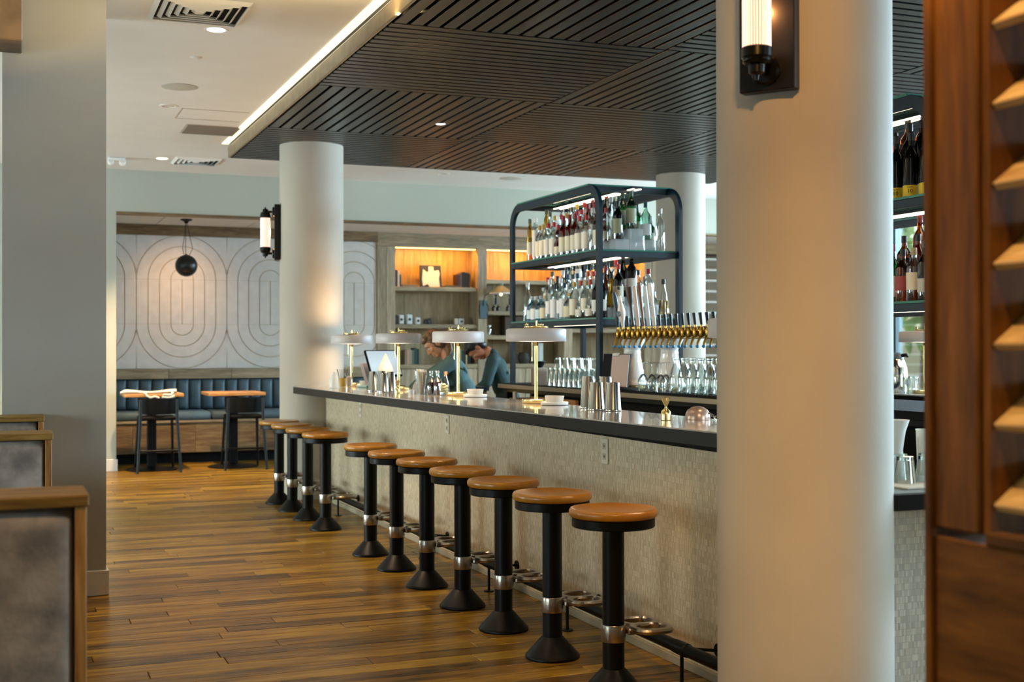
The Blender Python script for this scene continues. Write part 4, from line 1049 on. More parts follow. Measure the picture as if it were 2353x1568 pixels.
STY = {
 'yellow': ('slim', 'yellowg', '#e7e0c8', .06, .16, '#5e5a2c', None, 'slim olive-capped yellow bottle'),
 'whiteslim': ('slim', 'clear', '#e9e6e0', .03, .25, '#f0ece6', None, 'slim white bottle'),
 'clearred': ('spirit', 'clear', '#eee5d2', .03, .15, '#b01818', None, 'red-capped clear bottle'),
 'clearolive': ('tall', 'clear', '#ddd5bd', .04, .14, '#5a5630', None, 'olive-capped clear bottle'),
 'cleargold': ('spirit', 'clear', '#efe3c6', .03, .15, '#c39a3c', ('yellowg', .12), 'gold-capped pale bottle'),
 'redbulb': ('bulb', 'red', '#e8d9b8', .02, .08, '#a81414', None, 'waisted red glass bottle'),
 'darkred': ('wine', 'red', '#eadfc2', .03, .145, '#8f1515', None, 'cream-labelled dark red bottle'),
 'greencream': ('wine', 'dkgreen', '#d8d0b8', .04, .15, '#b8211c', None, 'red-capped dark green bottle'),
 'gin': ('spirit', 'green', '#aeb394', .045, .15, '#15321f', None, 'green bottle, sage label'),
 'dkgin': ('spirit', 'dkgreen', '#9aa083', .045, .15, '#101f16', None, 'dark green sage-labelled bottle'),
 'clearteal': ('spirit', 'palegreen', '#dfe7e2', .04, .12, '#1f4a50', None, 'teal-capped pale blue bottle'),
 'bluebox': ('squat', 'blueg', '#cfe3e6', .02, .09, '#c9cfd0', None, 'squat pale blue bottle'),
 'vodka': ('spirit', 'clear', '#efece6', .02, .16, '#20252a', None, 'black-capped clear bottle'),
 'vodkablue': ('spirit', 'clear', '#ece8e0', .02, .16, '#173c58', None, 'blue-capped clear bottle'),
 'vodkaclear': ('tall', 'clear', '#f1eee8', .05, .15, '#e9e6e1', None, 'tall white-labelled clear bottle'),
 'cone': ('cone', 'clear', '#e8e0cc', .02, .07, '#b03a1e', ('yellowg', .09), 'orange-capped cone-shaped bottle'),
 'goldlabel': ('squat', 'clear', '#e3d4ac', .02, .1, '#d9b65a', None, 'squat gold-labelled bottle'),
 'amber': ('wine', 'amber', '#caa06a', .05, .12, '#7a1c12', None, 'tan-labelled amber bottle'),
 'amberclear': ('spirit', 'clear', '#f0e4c8', .06, .15, '#b9a27a', ('amber', .12), 'tan-capped whisky bottle'),
 'blackyellow': ('wine', 'blackglass', '#e8c21e', .012, .062, '#151210', None, 'yellow-labelled black bottle'),
 'blackamber': ('spirit', 'amber', '#2a1c12', .02, .16, '#1c1613', None, 'dark-labelled amber bottle'),
 'rosered': ('spirit', 'amber', '#a84a44', .06, .135, '#2b2522', None, 'red-labelled amber bottle'),
 'greenwhite': ('wine', 'green', '#dcd9d0', .03, .14, '#8d2231', None, 'white-labelled green bottle'),
 'dkgreywhite': ('wine', 'dkgreen', '#c9c6b8', .045, .115, '#56585a', None, 'grey-labelled dark green bottle'),
 'winedark': ('wine', 'blackglass', '#e5dfd2', .05, .13, '#17181a', None, 'white-labelled black bottle'),
 'yellowgreen': ('bulb', 'yellowg', '#d9c534', .02, .1, '#26311f', None, 'yellow-green bottle'),
 'flask': ('squat', 'clear', '#eceae6', .015, .1, '#d9dfe0', None, 'white-labelled clear flask'),
 'clearsmall': ('cone', 'clear', None, 0, 0, '#3a3222', ('yellowg', .13), 'half-full clear conical bottle'),
 'clearplain': ('tall', 'clear', None, 0, 0, '#c9c5bc', None, 'plain unlabelled clear bottle'),
}
RNAME = {0: 'first row', 1: 'second row', 2: 'third row', 3: 'fourth row', 4: 'fifth row'}
def place_bottle(style, x, y, z, rz, label, group, s=1.0):
    parts, words = bottle(style)
    t = thing('bottle', words+', '+label, 'bottle', (x, y, z), rz, group)
    t.scale = (s, s, s)
    for nm, me in parts:
        link(nm, me, t)
    return t
ROWX = [(4.345, 0), (4.48, .085), (4.604, .17), (4.735, .085), (4.87, 0)]
def fill(y0, z, rows, shelf, rack, group, sc=1.1):
    for ri, lst in rows.items():
        x, dz = ROWX[ri]
        n = len(lst)
        for i, (yy, stl) in enumerate(lst):
            place_bottle(stl, x+rnd.uniform(-.008, .008), y0+yy, z+.0045+dz+.0002, rnd.uniform(-.3, .3),
                         '%s shelf of %s rack, %s, %s from near end' % (shelf, rack, RNAME[ri], ORD[n-1-i]), group, sc)
def row(styles, far=1.66, near=.12):
    n = len(styles); return [(far-(far-near)*i/(n-1), s_) for i, s_ in enumerate(styles)]
# far rack, upper shelf: listed from the far end to the near end
fill(8.72, RZ[1], {
 0: row(['yellow', 'whiteslim', 'cleargold', 'cleargold', 'clearred', 'clearred', 'redbulb', 'darkred', 'darkred', 'darkred', 'clearred', 'clearred', 'clearplain', 'greencream'], 1.60, .22),
 1: row(['yellow', 'clearolive', 'cleargold', 'clearred', 'cleargold', 'clearolive', 'clearred', 'clearred', 'darkred', 'darkred', 'clearred', 'redbulb', 'clearplain', 'dkgin'], 1.55, .14),
 2: row(['clearolive', 'clearplain', 'cleargold', 'clearred', 'darkred', 'clearred', 'greencream', 'clearplain', 'gin', 'gin'], 1.45, .14),
 3: row(['clearplain', 'clearteal', 'gin', 'clearteal'], .6, .14), 4: row(['clearplain', 'gin', 'clearplain'], .5, .16)}, 'upper', 'far', 'bottles on the upper shelf of the far rack', 1.1)
fill(8.72, RZ[0], {
 0: row(['clearplain', 'bluebox', 'flask', 'bluebox', 'goldlabel', 'vodkaclear', 'vodka', 'vodkaclear', 'vodkablue', 'goldlabel', 'cleargold', 'cone', 'amberclear', 'cone', 'winedark', 'winedark'], 1.66, .14),
 1: row(['flask', 'clearred', 'clearolive', 'dkgin', 'vodkaclear', 'vodkablue', 'vodka', 'vodkablue', 'vodka', 'cone', 'clearred', 'amberclear', 'amber', 'yellowgreen', 'greencream'], 1.62, .14),
 2: row(['dkgin', 'vodkaclear', 'whiteslim', 'vodka', 'vodkaclear', 'clearred', 'dkgin', 'clearred', 'winedark', 'winedark'], 1.4, .14),
 3: row(['vodkaclear', 'clearred', 'vodka', 'vodka', 'clearred'], .75, .12), 4: row(['flask', 'vodka', 'clearplain', 'flask', 'clearsmall'], .75, .12)}, 'lower', 'far', 'bottles on the lower shelf of the far rack', 1.1)
# near rack, only its near end shows
fill(4.98, RZ[1], {
 0: row(['blackyellow']*5, .62, .14), 1: row(['blackamber', 'blackamber', 'blackyellow', 'blackyellow', 'blackyellow', 'blackyellow'], .66, .12),
 2: row(['blackamber', 'blackamber', 'blackamber', 'blackyellow', 'blackyellow'], .6, .12)}, 'upper', 'near', 'black and amber bottles on the upper shelf of the near rack', 1.12)
fill(4.98, RZ[0], {
 0: row(['clearplain', 'clearplain', 'greenwhite', 'rosered', 'amberclear', 'dkgreywhite'], .58, .165), 1: row(['greenwhite', 'blackamber', 'rosered', 'amberclear', 'dkgreywhite'], .6, .14),
 2: row(['amber', 'amberclear', 'amberclear', 'dkgreywhite'], .5, .14)}, 'lower', 'near', 'whisky bottles on the lower shelf of the near rack', 1.0)
# printing on the near labels
def text_mesh(o, mat):
    dg = bpy.context.evaluated_depsgraph_get(); dg.update()
    me = bpy.data.meshes.new_from_object(o.evaluated_get(dg)); me.materials.clear(); me.materials.append(mat)
    n = link('lettering', me, o.parent); c = o.data; bpy.data.objects.remove(o); bpy.data.curves.remove(c)
    return n
def lettering(txt, size, col, root, r, ang, z):
    c = bpy.data.curves.new('lettering', 'FONT'); c.body = txt; c.size = size; c.align_x = 'CENTER'; c.align_y = 'CENTER'; c.extrude = .0002; c.resolution_u = 2
    o = bpy.data.objects.new('lettering', c); COL.objects.link(o); o.parent = root
    o = text_mesh(o, flat('ink_'+col.strip('#'), col, .7))
    a = ang; o.location = (r*math.cos(a), r*math.sin(a), z); o.rotation_euler = (PI/2, 0, a+PI/2)
    return o
for o in [q for q in bpy.data.objects if q.name.startswith('bottle') and q.get('group', '').endswith('near rack')]:
    w0 = o['label'].split(',')[0]; ang = math.radians(222)-o.rotation_euler.z
    if 'yellow' in w0: lettering('10', .026, '#3a2f10', o, .0392, ang, .034); lettering('MAKERS', .008, '#3a2f10', o, .0392, ang, .052)
    elif 'wine-red' in w0: lettering('AIG', .02, '#333333', o, .0392, ang, .105)
    elif 'tan cap' in w0: lettering('BEN', .016, '#4a4034', o, .0405, ang, .135)
    elif 'grey cap' in w0: lettering('GREASE', .012, '#3a3a36', o, .0392, ang, .085)

# ---- tap tower
tt = thing('tap_tower', 'brass beer tap tower with a long row of taps on white ceramic pedestals', 'beer tap', (4.45, 7.9, 1.10))
TZ = .425
obj('manifold', MB().tube([(0, -.95, TZ), (0, .72, TZ)], .043, 20), T['brassdull'], tt)
for y in (-.96, .725): obj('end_cap', MB().cyl(.047, -.02, .02, 20, Matrix.Translation((0, y, TZ)) @ Matrix.Rotation(PI/2, 4, 'X'), .004), T['brassdull'], tt)
for y in (.66, .08):
    p = obj('pedestal', MB().lathe([(0, .035), (.115, .035), (.118, .045), (.105, .07), (.098, .08), (.1, .088), (.092, .1), (.075, .2), (.064, .27), (.066, .285), (.062, .295), (.064, .31), (.085, .345), (.098, .375), (.1, .385), (0, .385)], 40, Matrix.Translation((0, y, 0))), T['ceramic'], tt, 60)
    f = obj('foot_ring', MB().lathe([(0, 0), (.09, 0), (.092, .004), (.092, .03), (.088, .035), (0, .035)], 40, Matrix.Translation((0, y, 0))), T['brass'], tt); f.parent = p
HND = ['navy', 'pear', 'short', 'brown', 'beige', 'copper', 'silver', 'white'] + ['short']*11
hc = {'navy': '#14222b', 'pear': '#e4dccf', 'short': '#0d0f0f', 'brown': '#37291d', 'beige': '#c2ad9b', 'copper': '#7a4a22', 'silver': '#b9c0c4', 'white': '#d9d5d0'}
for i, hk in enumerate(HND):
    y = .69-.0825*i
    fb = MB().tube([(-.03, y, TZ+.005), (-.075, y, TZ+.005), (-.10, y, TZ-.0)], [.012, .014, .016], 12)
    fb.lathe([(0, -.035), (.012, -.033), (.017, -.015), (.018, .012), (.014, .03), (.009, .036), (.009, .05), (0, .05)], 14, Matrix.Translation((-.105, y, TZ)))
    fb.tube([(-.105, y, TZ-.02), (-.122, y, TZ-.045), (-.135, y-.0, TZ-.075), (-.137, y, TZ-.088)], [.011, .0095, .008, .0075], 10)
    f = obj('faucet', fb, T['brassdull'], tt)
    M = Matrix.Translation((-.105, y, TZ+.05)) @ Matrix.Rotation(-.12, 4, 'Y')
    h = MB()
    if hk == 'short': h.lathe([(0, 0), (.009, 0), (.0095, .006), (.0135, .075), (.0135, .082), (0, .084)], 12, M)
    elif hk == 'pear':
        h.lathe([(0, 0), (.011, 0), (.013, .03), (.028, .09), (.03, .12), (.022, .16), (.013, .2), (.01, .24), (0, .245)], 18, M)
    elif hk == 'navy': h.tube([M @ Vector(q) for q in ((0, 0, 0), (0, 0, .05), (.006, 0, .13), (.0, 0, .22), (-.004, 0, .27))], [.01, .017, .019, .021, .012], 10).ell((-.10, y, TZ+.35), .013, .013, .013)
    elif hk == 'brown': h.lathe([(0, 0), (.011, 0), (.017, .02), (.013, .04), (.013, .16), (.02, .19), (.027, .24), (.03, .29), (.031, .30), (0, .30)], 16, M)
    elif hk == 'copper': h.lathe([(0, 0), (.009, 0), (.01, .02), (.011, .26), (.018, .29), (.016, .32), (0, .33)], 14, M)
    else: h.box(-.009, .009, -.02, .02, 0, .30 if hk != 'white' else .315, .006, M)
    o = obj('tap_handle', h, flat('handle_'+hk, hc[hk], .4), tt); o.parent = f
    if hk in ('pear', 'white', 'navy', 'beige'): o['label'] = {'pear': 'cream pear-shaped handle with a dark round badge', 'white': 'white paddle handle with upright lettering', 'navy': 'tall navy handle with a silver tip', 'beige': 'flat beige paddle handle'}[hk]
    if hk == 'pear':
        b_ = obj('badge', MB().cyl(.021, 0, .008, 18, M @ Matrix.Translation((-.026, -.006, .105)) @ Matrix.Rotation(-PI/2, 4, 'Y') @ Matrix.Rotation(.3, 4, 'X')), flat('badge_dark', '#23302c', .4), tt); b_.parent = f
    if hk == 'white':
        c = bpy.data.curves.new('lettering', 'FONT'); c.body = 'LITTLE ARROW'; c.size = .022; c.align_x = 'CENTER'; c.align_y = 'CENTER'; c.extrude = .0002
        lo = bpy.data.objects.new('lettering', c); COL.objects.link(lo); lo.parent = f; lo = text_mesh(lo, flat('ink_grey', '#4a4a4a', .6))
        MM = M @ Matrix.Translation((-.0095, 0, .15)) @ Matrix.Rotation(-PI/2, 4, 'Z') @ Matrix.Rotation(PI/2, 4, 'X') @ Matrix.Rotation(PI/2, 4, 'Z')
        lo.matrix_local = MM
    bc_ = obj('spout_cap', MB().ell((-.138, y, TZ-.096), .0125, .0125, .012, 12, 8), flat('cap_blue', '#1d4f86' if i % 3 else '#2f86b8', .4), tt); bc_.parent = f
# ---- things standing on the back bar
mt = tag(obj('bar_mat', MB().box(4.215, 4.40, 6.2, 8.72, 1.1002, 1.108, .002), T['blackflat']), 'thin black rubber mat under the clear carafes on the back bar', 'mat')
def carafe_proto():
    t = thing('carafe', '', 'carafe')
    obj('glass_body', MB().lathe([(0, .004), (.04, .004), (.043, .012), (.043, .12), (.036, .15), (.021, .19), (.019, .2), (.019, .225), (.024, .23), (.024, .24), (.021, .242)], 24), T['clear'], t)
    obj('foot', MB().lathe([(0, 0), (.041, 0), (.043, .006), (.041, .012), (0, .012)], 24), T['clear'], t)
    return t
cp = carafe_proto(); k = 0
lab = 'clear milk-bottle carafe on the black mat below the taps'
for r_, x in enumerate((4.265, 4.365)):
    for i in range(6):
        y = 7.0+i*.112+r_*.05
        if k == 0: o = cp; o.location = (x, y, 1.108)
        else: o = dup(cp, (x, y, 1.108))
        o['label'] = '%s, %s row, %s from the big near column' % ('clear milk-bottle carafe below the taps', 'front' if r_ == 0 else 'back', ORD[i]); o['group'] = 'carafes below the taps'; k += 1
def wine_proto():
    t = thing('wine_glass', '', 'glass')
    obj('bowl', MB().lathe([(.032, 0), (.042, .05), (.04, .08), (.02, .115), (.004, .125)], 24), T['clear'], t)
    obj('stem', MB().lathe([(.004, .125), (.0035, .19), (.006, .2), (.034, .204), (.035, .207), (0, .208)], 24), T['clear'], t)
    return t
wp = wine_proto()
for i, (x, y) in enumerate(((4.28, 7.80), (4.36, 7.87), (4.28, 7.93), (4.36, 8.0), (4.28, 8.06))):
    o = wp if i == 0 else dup(wp, (0, 0, 0))
    o.location = (x, y, 1.108); o['label'] = 'upturned stemmed glass beside the front ceramic pedestal, %s from the carafes' % ORD[i]; o['group'] = 'upturned stemmed glasses'
t = thing('serving_tray', 'thin black tray lying tilted on the mat in front of the ceramic pedestal', 'tray', (4.285, 8.28, 1.112))
M = Matrix.Rotation(.06, 4, 'X')
obj('tray_plate', MB().box(-.055, .06, -.2, .2, 0, .006, .002, M), T['blackflat'], t); obj('rim', MB().box(-.062, -.055, -.2, .2, 0, .012, .002, M), T['black'], t)
t = thing('menu_board', 'black clipboard holding mauve menu sheets, leaning beside the ceramic pedestal', 'menu', (4.262, 8.50, 1.1085), -1.05)
M = Matrix.Rotation(-.16, 4, 'X')
obj('board', MB().box(-.12, .12, 0, .02, 0, .27, .003, M), T['blackflat'], t); obj('sheets', MB().box(-.035, .118, -.008, 0, .005, .262, .001, M), flat('mauve_paper', '#b39d93', .7), t)
obj('clip', MB().box(-.03, .03, -.014, -.008, .25, .275, .002, M), T['alu'], t)
def tumbler_proto(nm='tumbler', h=.15, r0=.03, r1=.039):
    t = thing(nm, '', 'glass')
    obj('glass_wall', MB().lathe([(r1, 0), (r0, h-.012), (r0*.95, h)], 22), T['clear'], t)
    obj('glass_base', MB().lathe([(0, h-.014), (r0*.97, h-.014), (r0*.95, h), (0, h)], 22), T['clear'], t)
    return t
tp = tumbler_proto(); k = 0
for r_ in range(3):
    for i in range(8):
        o = tp if k == 0 else dup(tp, (0, 0, 0)); k += 1
        o.location = (4.30+r_*.09, 9.06+i*.097+r_*.02, 1.1003)
        o['label'] = 'upturned tall tumbler on the far back bar, %s row, %s from the menu board' % (['front', 'middle', 'back'][r_], ORD[i]); o['group'] = 'upturned tumblers on the back bar'
ic = tumbler_proto('cup', .085, .026, .034)
for i in range(9):
    o = ic if i == 0 else dup(ic, (0, 0, 0))
    o.location = (4.345+(i % 2)*.09, 9.12+i*.075+.0, 1.2509); o['label'] = 'small clear cup stacked on the upturned tumblers, %s from the near end' % ORD[i]; o['group'] = 'small cups stacked on the tumblers'
for i, (y, h) in enumerate(((8.80, .15), (8.90, .15))):
    o = dup(tp, (4.35, y, 1.1003)); o['label'] = ['clear tumbler standing right of the near rack post', 'clear tumbler standing just behind the near rack post'][i]; o['group'] = 'tumblers by the rack post'
for i, (c, h) in enumerate((('#b09a8a', .145), ('#8f7a66', .15), ('#6f5c4a', .14))):
    t = book(0, 0, 0, h, .11, .03, c, 'small %s book on the back bar left of the tumblers' % ['pinkish', 'tan', 'brown'][i]); t.location = (4.31, 9.86+i*.034, 1.1003); t.rotation_euler = (0, 0, PI/2); t['group'] = 'small books on the back bar'
t = thing('bowl', 'dark shallow bowl on top of the small books on the back bar', 'bowl', (4.255, 9.91, 1.252))
obj('body', MB().lathe([(0, 0), (.03, 0), (.055, .05), (.052, .05), (.03, .006), (0, .006)], 24), T['blackflat'], t); obj('rim', MB().lathe([(.052, .05), (.056, .05), (.056, .054), (.052, .054)], 24), T['bronze'], t)

# ================================================================== ON THE BAR TOP
BZ = 1.0722
def lamp_proto():
    t = thing('table_lamp', '', 'table lamp', (0, 0, 0), 0, 'brass table lamps along the bars')
    obj('base', MB().lathe([(0, 0), (.088, 0), (.09, .003), (.09, .024), (.087, .027), (0, .027)], 48), T['brass'], t)
    obj('stem', MB().cyl(.0115, .027, .40, 20), T['brass'], t)
    obj('stem_collar', MB().lathe([(.0115, .36), (.018, .385), (.022, .392), (0, .392)], 20), T['brass'], t)
    obj('shade', MB().lathe([(.178, .388), (.187, .388), (.189, .391), (.189, .458), (.184, .466), (.17, .469), (.06, .470), (.06, .466), (.176, .462), (.18, .455), (.18, .392)], 64), T['lampwhite'], t)
    obj('diffuser', MB().lathe([(.0, .386), (.18, .390), (.18, .394), (0, .394)], 48), T['diffuser'], t)
    tr = obj('top_disc', MB().lathe([(0, .470), (.075, .470), (.077, .473), (.077, .482), (.074, .485), (0, .485)], 40), T['brass'], t)
    fi = obj('finial', MB().lathe([(0, .485), (.006, .485), (.006, .515), (.0045, .52), (0, .522)], 14), T['brass'], t)
    for a in (.5, 2.6, 4.7):
        o = obj('knob', MB().ell((.06*math.cos(a), .06*math.sin(a), .493), .011, .011, .011, 12, 8), T['brass'], t); o.parent = tr
    obj('pull_chain', MB().tube([(-.04, -.03, .388), (-.04, -.03, .29)], .0014, 6).cyl(.0035, .265, .29, 10, Matrix.Translation((-.04, -.03, 0))), T['brass'], t)
    return t
lp_ = lamp_proto()
LP = [((3.09, 7.245), 'brass lamp with pale drum shade, first from the steel shakers'), ((3.07, 8.646), 'brass lamp with pale drum shade, in front of the ponytailed bartender'),
      ((3.04, 10.04), 'brass lamp with pale drum shade, beside the brown syrup bottles and till screen'), ((2.97, 11.30), 'brass lamp with pale drum shade, nearest the far column'),
      ((2.86, 4.42), 'brass lamp with pale drum shade, mostly hidden behind the big near column')]
for i, ((x, y), l) in enumerate(LP):
    o = lp_ if i == 0 else dup(lp_, (0, 0, 0)); o.location = (x, y, BZ); o['label'] = l
    area('table_lamp_light', (x, y, BZ+.382), (0, 0, -1), .34, .34, 2.2, '#ffdcae', 'DISK')
    area('table_lamp_uplight', (x, y, BZ+.53), (0, 0, 1), .10, .10, 4.0, '#ffd39a', 'DISK')
def shaker(x, y, h, label, grp, r=.034):
    t = thing('shaker', label, 'shaker', (x, y, BZ), group=grp)
    obj('tin', MB().lathe([(r+.012, 0), (r+.0135, .002), (r+.012, .006), (r, h-.004), (r-.002, h), (0, h)], 40), T['chrome'], t)
    obj('rim', MB().lathe([(r+.0125, .002), (r+.0145, .004), (r+.0145, .007), (r+.0125, .009)], 40), T['chrome'], t)
    return t
SG = 'upturned steel shakers in front of the rack'
shaker(3.10, 6.508, .185, 'tall polished steel shaker, left of the three upturned shakers', SG); shaker(3.165, 6.42, .185, 'tall polished steel shaker, behind the other two upturned shakers', SG)
shaker(3.10, 6.196, .158, 'shorter polished steel shaker, right of the three upturned shakers', SG, .036); shaker(3.045, 6.289, .158, 'shorter polished steel shaker in the middle of the upturned shakers', SG, .034)
SG2 = 'upturned steel shakers at the far end of the bar'
for i, (x, y, h) in enumerate(((2.76, 9.83, .16), (2.84, 9.86, .16), (2.80, 9.72, .165), (2.78, 9.60, .15), (2.87, 9.70, .16))):
    shaker(x, y, h, 'upturned steel shaker by the far till screen, %s from the far column' % ORD[i], SG2, .031)
def jigger(x, y, s, label):
    t = thing('jigger', label, 'jigger', (x, y, BZ)); t.scale = (s, s, s)
    obj('lower_cup', MB().lathe([(.021, 0), (.023, .002), (.0235, .03), (.019, .045), (.009, .054), (.0065, .057), (0, .057)], 32), T['brass'], t)
    obj('upper_cup', MB().lathe([(0, .057), (.0065, .057), (.006, .066), (.009, .072), (.0185, .09), (.0205, .105), (.022, .106), (.0195, .104), (.017, .092), (0, .08)], 32), T['brass'], t)
jigger(2.93, 5.291, 1.05, 'brass double jigger on the bar between the shakers and pale dome')
jigger(2.80, 9.282, .95, 'brass double jigger beside the far group of steel shakers')
t = thing('dome_cover', 'small pinkish metal dome with a wire clip near the big column', 'dome', (3.1, 5.284, BZ))
obj('dome', MB().lathe([(.06, 0), (.061, .01), (.058, .03), (.048, .048), (.03, .06), (.012, .065), (0, .0655)], 36), flat('pink_metal', '#b59c8e', .3, .5), t)
cl = obj('clip', MB().tube([(.03, -.045, .035), (.05, -.06, .022), (.05, -.07, .004), (.075, -.045, .003)], .003, 6).tube([(.04, -.04, .035), (.062, -.052, .02), (.064, -.06, .004)], .003, 6), T['alu'], t)
obj('pin', MB().cyl(.003, 0, .05, 8, Matrix.Translation((.04, -.06, .02)) @ Matrix.Rotation(PI/2, 4, 'Y')), T['chrome'], t)
def dish(x, y, label):
    t = thing('dish_set', label, 'dish', (x, y, BZ), group='cream dishes beside the lamps')
    obj('saucer', MB().lathe([(0, 0), (.07, 0), (.083, .004), (.085, .018), (.08, .02), (.074, .012), (0, .012)], 36), T['white'], t)
    obj('bowl', MB().lathe([(0, .0125), (.048, .0125), (.052, .02), (.058, .05), (.06, .056), (.056, .056), (.048, .024), (0, .022)], 36), T['cream'], t)
dish(3.10, 6.985, 'cream bowl on a white saucer, right of the lamp by the shakers')
dish(3.09, 8.344, 'cream bowl on a white saucer, right of the lamp by the ponytailed bartender')
dish(3.0, 10.92, 'cream bowl on a white saucer, right of the farthest lamp')
t = thing('straw_glass', 'tall glass packed with yellow and white wrapped straws', 'glass', (2.92, 9.059, BZ))
obj('glass_wall', MB().lathe([(0, .004), (.03, .004), (.034, .03), (.045, .165), (.046, .17)], 24), T['clear'], t)
for i in range(24):
    a = i*2.4; r = .027*math.sqrt((i % 8)/8+.1); cx_, cy_ = r*math.cos(a), r*math.sin(a)
    obj('straw', MB().tube([(cx_*.8, cy_*.8, .006), (cx_*1.5+.004, cy_*1.5, .17+.025*((i*7) % 5)/5)], .0046, 6), flat('straw_yellow', '#dcbb5c', .6) if i % 3 == 0 else flat('straw_white', '#ddd8da', .6), t)
def syrup(x, y, kind, label):
    t = thing('syrup_bottle', label, 'bottle', (x, y, BZ), group='syrup bottles on the bar')
    obj('glass_body', MB().lathe([(0, 0), (.03, 0), (.032, .005), (.032, .085), (.026, .1), (.013, .125), (.011, .15), (.0125, .165), (0, .165)], 24), T['clear'], t)
    obj('liquid', MB().lathe([(0, .004), (.03, .004), (.0305, .084), (.025, .098), (0, .098)], 20), flat('syrup_'+kind, {'dark': '#3a0b08', 'red': '#5a0d0a'}[kind], .15), t)
    obj('stopper', MB().cyl(.0135, .16, .178, 14, None, .003), T['alu'], t)
syrup(2.965, 8.955, 'dark', 'dark brown syrup bottle between the straw glass and the redder bottle'); syrup(2.99, 8.876, 'red', 'dark red syrup bottle beside the citrus glass'); syrup(3.05, 9.07, 'dark', 'tall-necked dark syrup bottle behind the other two')
t = thing('citrus_glass', 'rocks glass of pale citrus pieces with a corked bottle behind it', 'glass', (3.0, 8.764, BZ))
obj('glass_wall', MB().lathe([(0, .004), (.03, .004), (.04, .08), (.041, .084)], 24), T['clear'], t)
for i in range(9):
    a = i*2.1; obj('citrus_piece', MB().ell((.016*math.cos(a), .016*math.sin(a), .022+.007*i), .02, .014, .01, 10, 6, ), flat('citrus', '#e2d29c', .5), t)
t = thing('cork_bottle', 'slim clear bottle with a cork behind the citrus glass', 'bottle', (3.05, 8.87, BZ))
obj('glass_body', MB().lathe([(0, 0), (.028, 0), (.03, .004), (.028, .07), (.012, .12), (.011, .15), (0, .15)], 20), T['clear'], t); obj('cork', MB().lathe([(0, .135), (.0105, .135), (.013, .165), (.012, .172), (0, .173)], 16), flat('cork', '#c98a5c', .8), t)
t = thing('folded_napkin', 'grey cone of folded napkin beside the straw glass', 'napkin', (2.96, 9.313, BZ))
obj('napkin', MB().lathe([(0, 0), (.032, 0), (.034, .01), (.022, .06), (.008, .085), (0, .09)], 7), flat('napkin_grey', '#b2a99e', .8), t, 20)
tag(obj('ramekin', MB().lathe([(0, 0), (.02, 0), (.024, .03), (.022, .03), (.018, .005), (0, .005)], 20, Matrix.Translation((2.885, 9.199, BZ))), T['white']), 'tiny white ramekin between the jigger and the straw glass', 'ramekin')
# till screen, menus and small things by the far column
t = thing('till_screen', 'black angled till screen at the far end of the bar', 'screen', (3.10, 10.62, BZ), .25)
M = Matrix.Translation((0, 0, .10)) @ Matrix.Rotation(-.5, 4, 'X')
obj('monitor', MB().box(-.15, .17, -.01, .015, 0, .26, .006, M), T['blackflat'], t)
obj('display', MB().box(-.138, .158, -.0125, -.01, .014, .246, 0, M), emis('till_display', '#b9d3e6', .28), t)
obj('stand', MB().tube([(0, .0, .0), (0, .02, .06), (0, -.02, .17)], [.09, .06, .04], 12), T['blackflat'], t)
obj('base', MB().box(-.14, .14, -.1, .1, 0, .02, .005), T['blackflat'], t)
obj('indicator', MB().ell((-.06, -.1, .12), .01, .006, .006, 10, 6), emis('blue_led', '#2f7bff', 1.5), t)
t = thing('menu_stack', 'stack of pinkish menus leaning back against the till screen', 'menu', (2.985, 10.80, BZ), .35)
for i in range(4): obj('menu', MB().box(-.06, .06, -.006, 0, 0, .21, .001, Matrix.Translation((i*.004, -.09+.018*i, .022)) @ Matrix.Rotation(-.45, 4, 'X')), flat('menu_pink', '#cdbab2', .7), t)
obj('holder', MB().box(-.065, .08, -.1, .06, 0, .02, .004), flat('menu_holder', '#9dbfae', .5), t)
t = thing('napkin_sail', 'white triangular folded napkin standing beside the till screen', 'napkin', (3.02, 10.36, BZ))
obj('cloth', MB().lathe([(0, .0), (.055, 0), (.068, .02), (.064, .05), (.035, .11), (.012, .16), (0, .175)], 6, Matrix.Translation((0, .0, .13))), T['cloth'], t, 50); obj('stand', MB().cyl(.045, 0, .135, 18, None, .003), T['alu'], t)
t = thing('straw_cup', 'cup of dark stir sticks by the far column', 'cup', (2.80, 10.971, BZ))
obj('cup', MB().lathe([(0, .003), (.028, .003), (.036, .08), (.033, .08), (.026, .006), (0, .006)], 20), flat('cup_brass', '#b9963e', .4), t)
for i in range(12):
    a = i*2.4; obj('stir_stick', MB().tube([(.012*math.cos(a), .012*math.sin(a), .006), (.05*math.cos(a), .05*math.sin(a), .16)], .0022, 5), flat('stick_dark', '#5a4a42', .7), t)
t = thing('clear_cup', 'clear cup holding pale coasters between the stir sticks and lamp', 'cup', (2.875, 11.03, BZ))
obj('glass_wall', MB().lathe([(0, .003), (.03, .003), (.038, .12), (.039, .123)], 20), T['clear'], t); obj('coasters', MB().cyl(.028, .006, .09, 20, None, .002), flat('coaster_pink', '#d5c2bb', .7), t)
t = thing('vase', 'small white tapering vase beside the far column', 'vase', (2.66, 10.712, BZ))
obj('body', MB().lathe([(0, 0), (.042, 0), (.044, .01), (.036, .08), (.014, .13), (.012, .14), (.008, .14), (.008, .12), (0, .1)], 28), T['white'], t); obj('foot', MB().lathe([(0, -.0002), (.044, -.0002), (.046, .004), (.044, .008), (0, .008)], 28), T['white'], t)
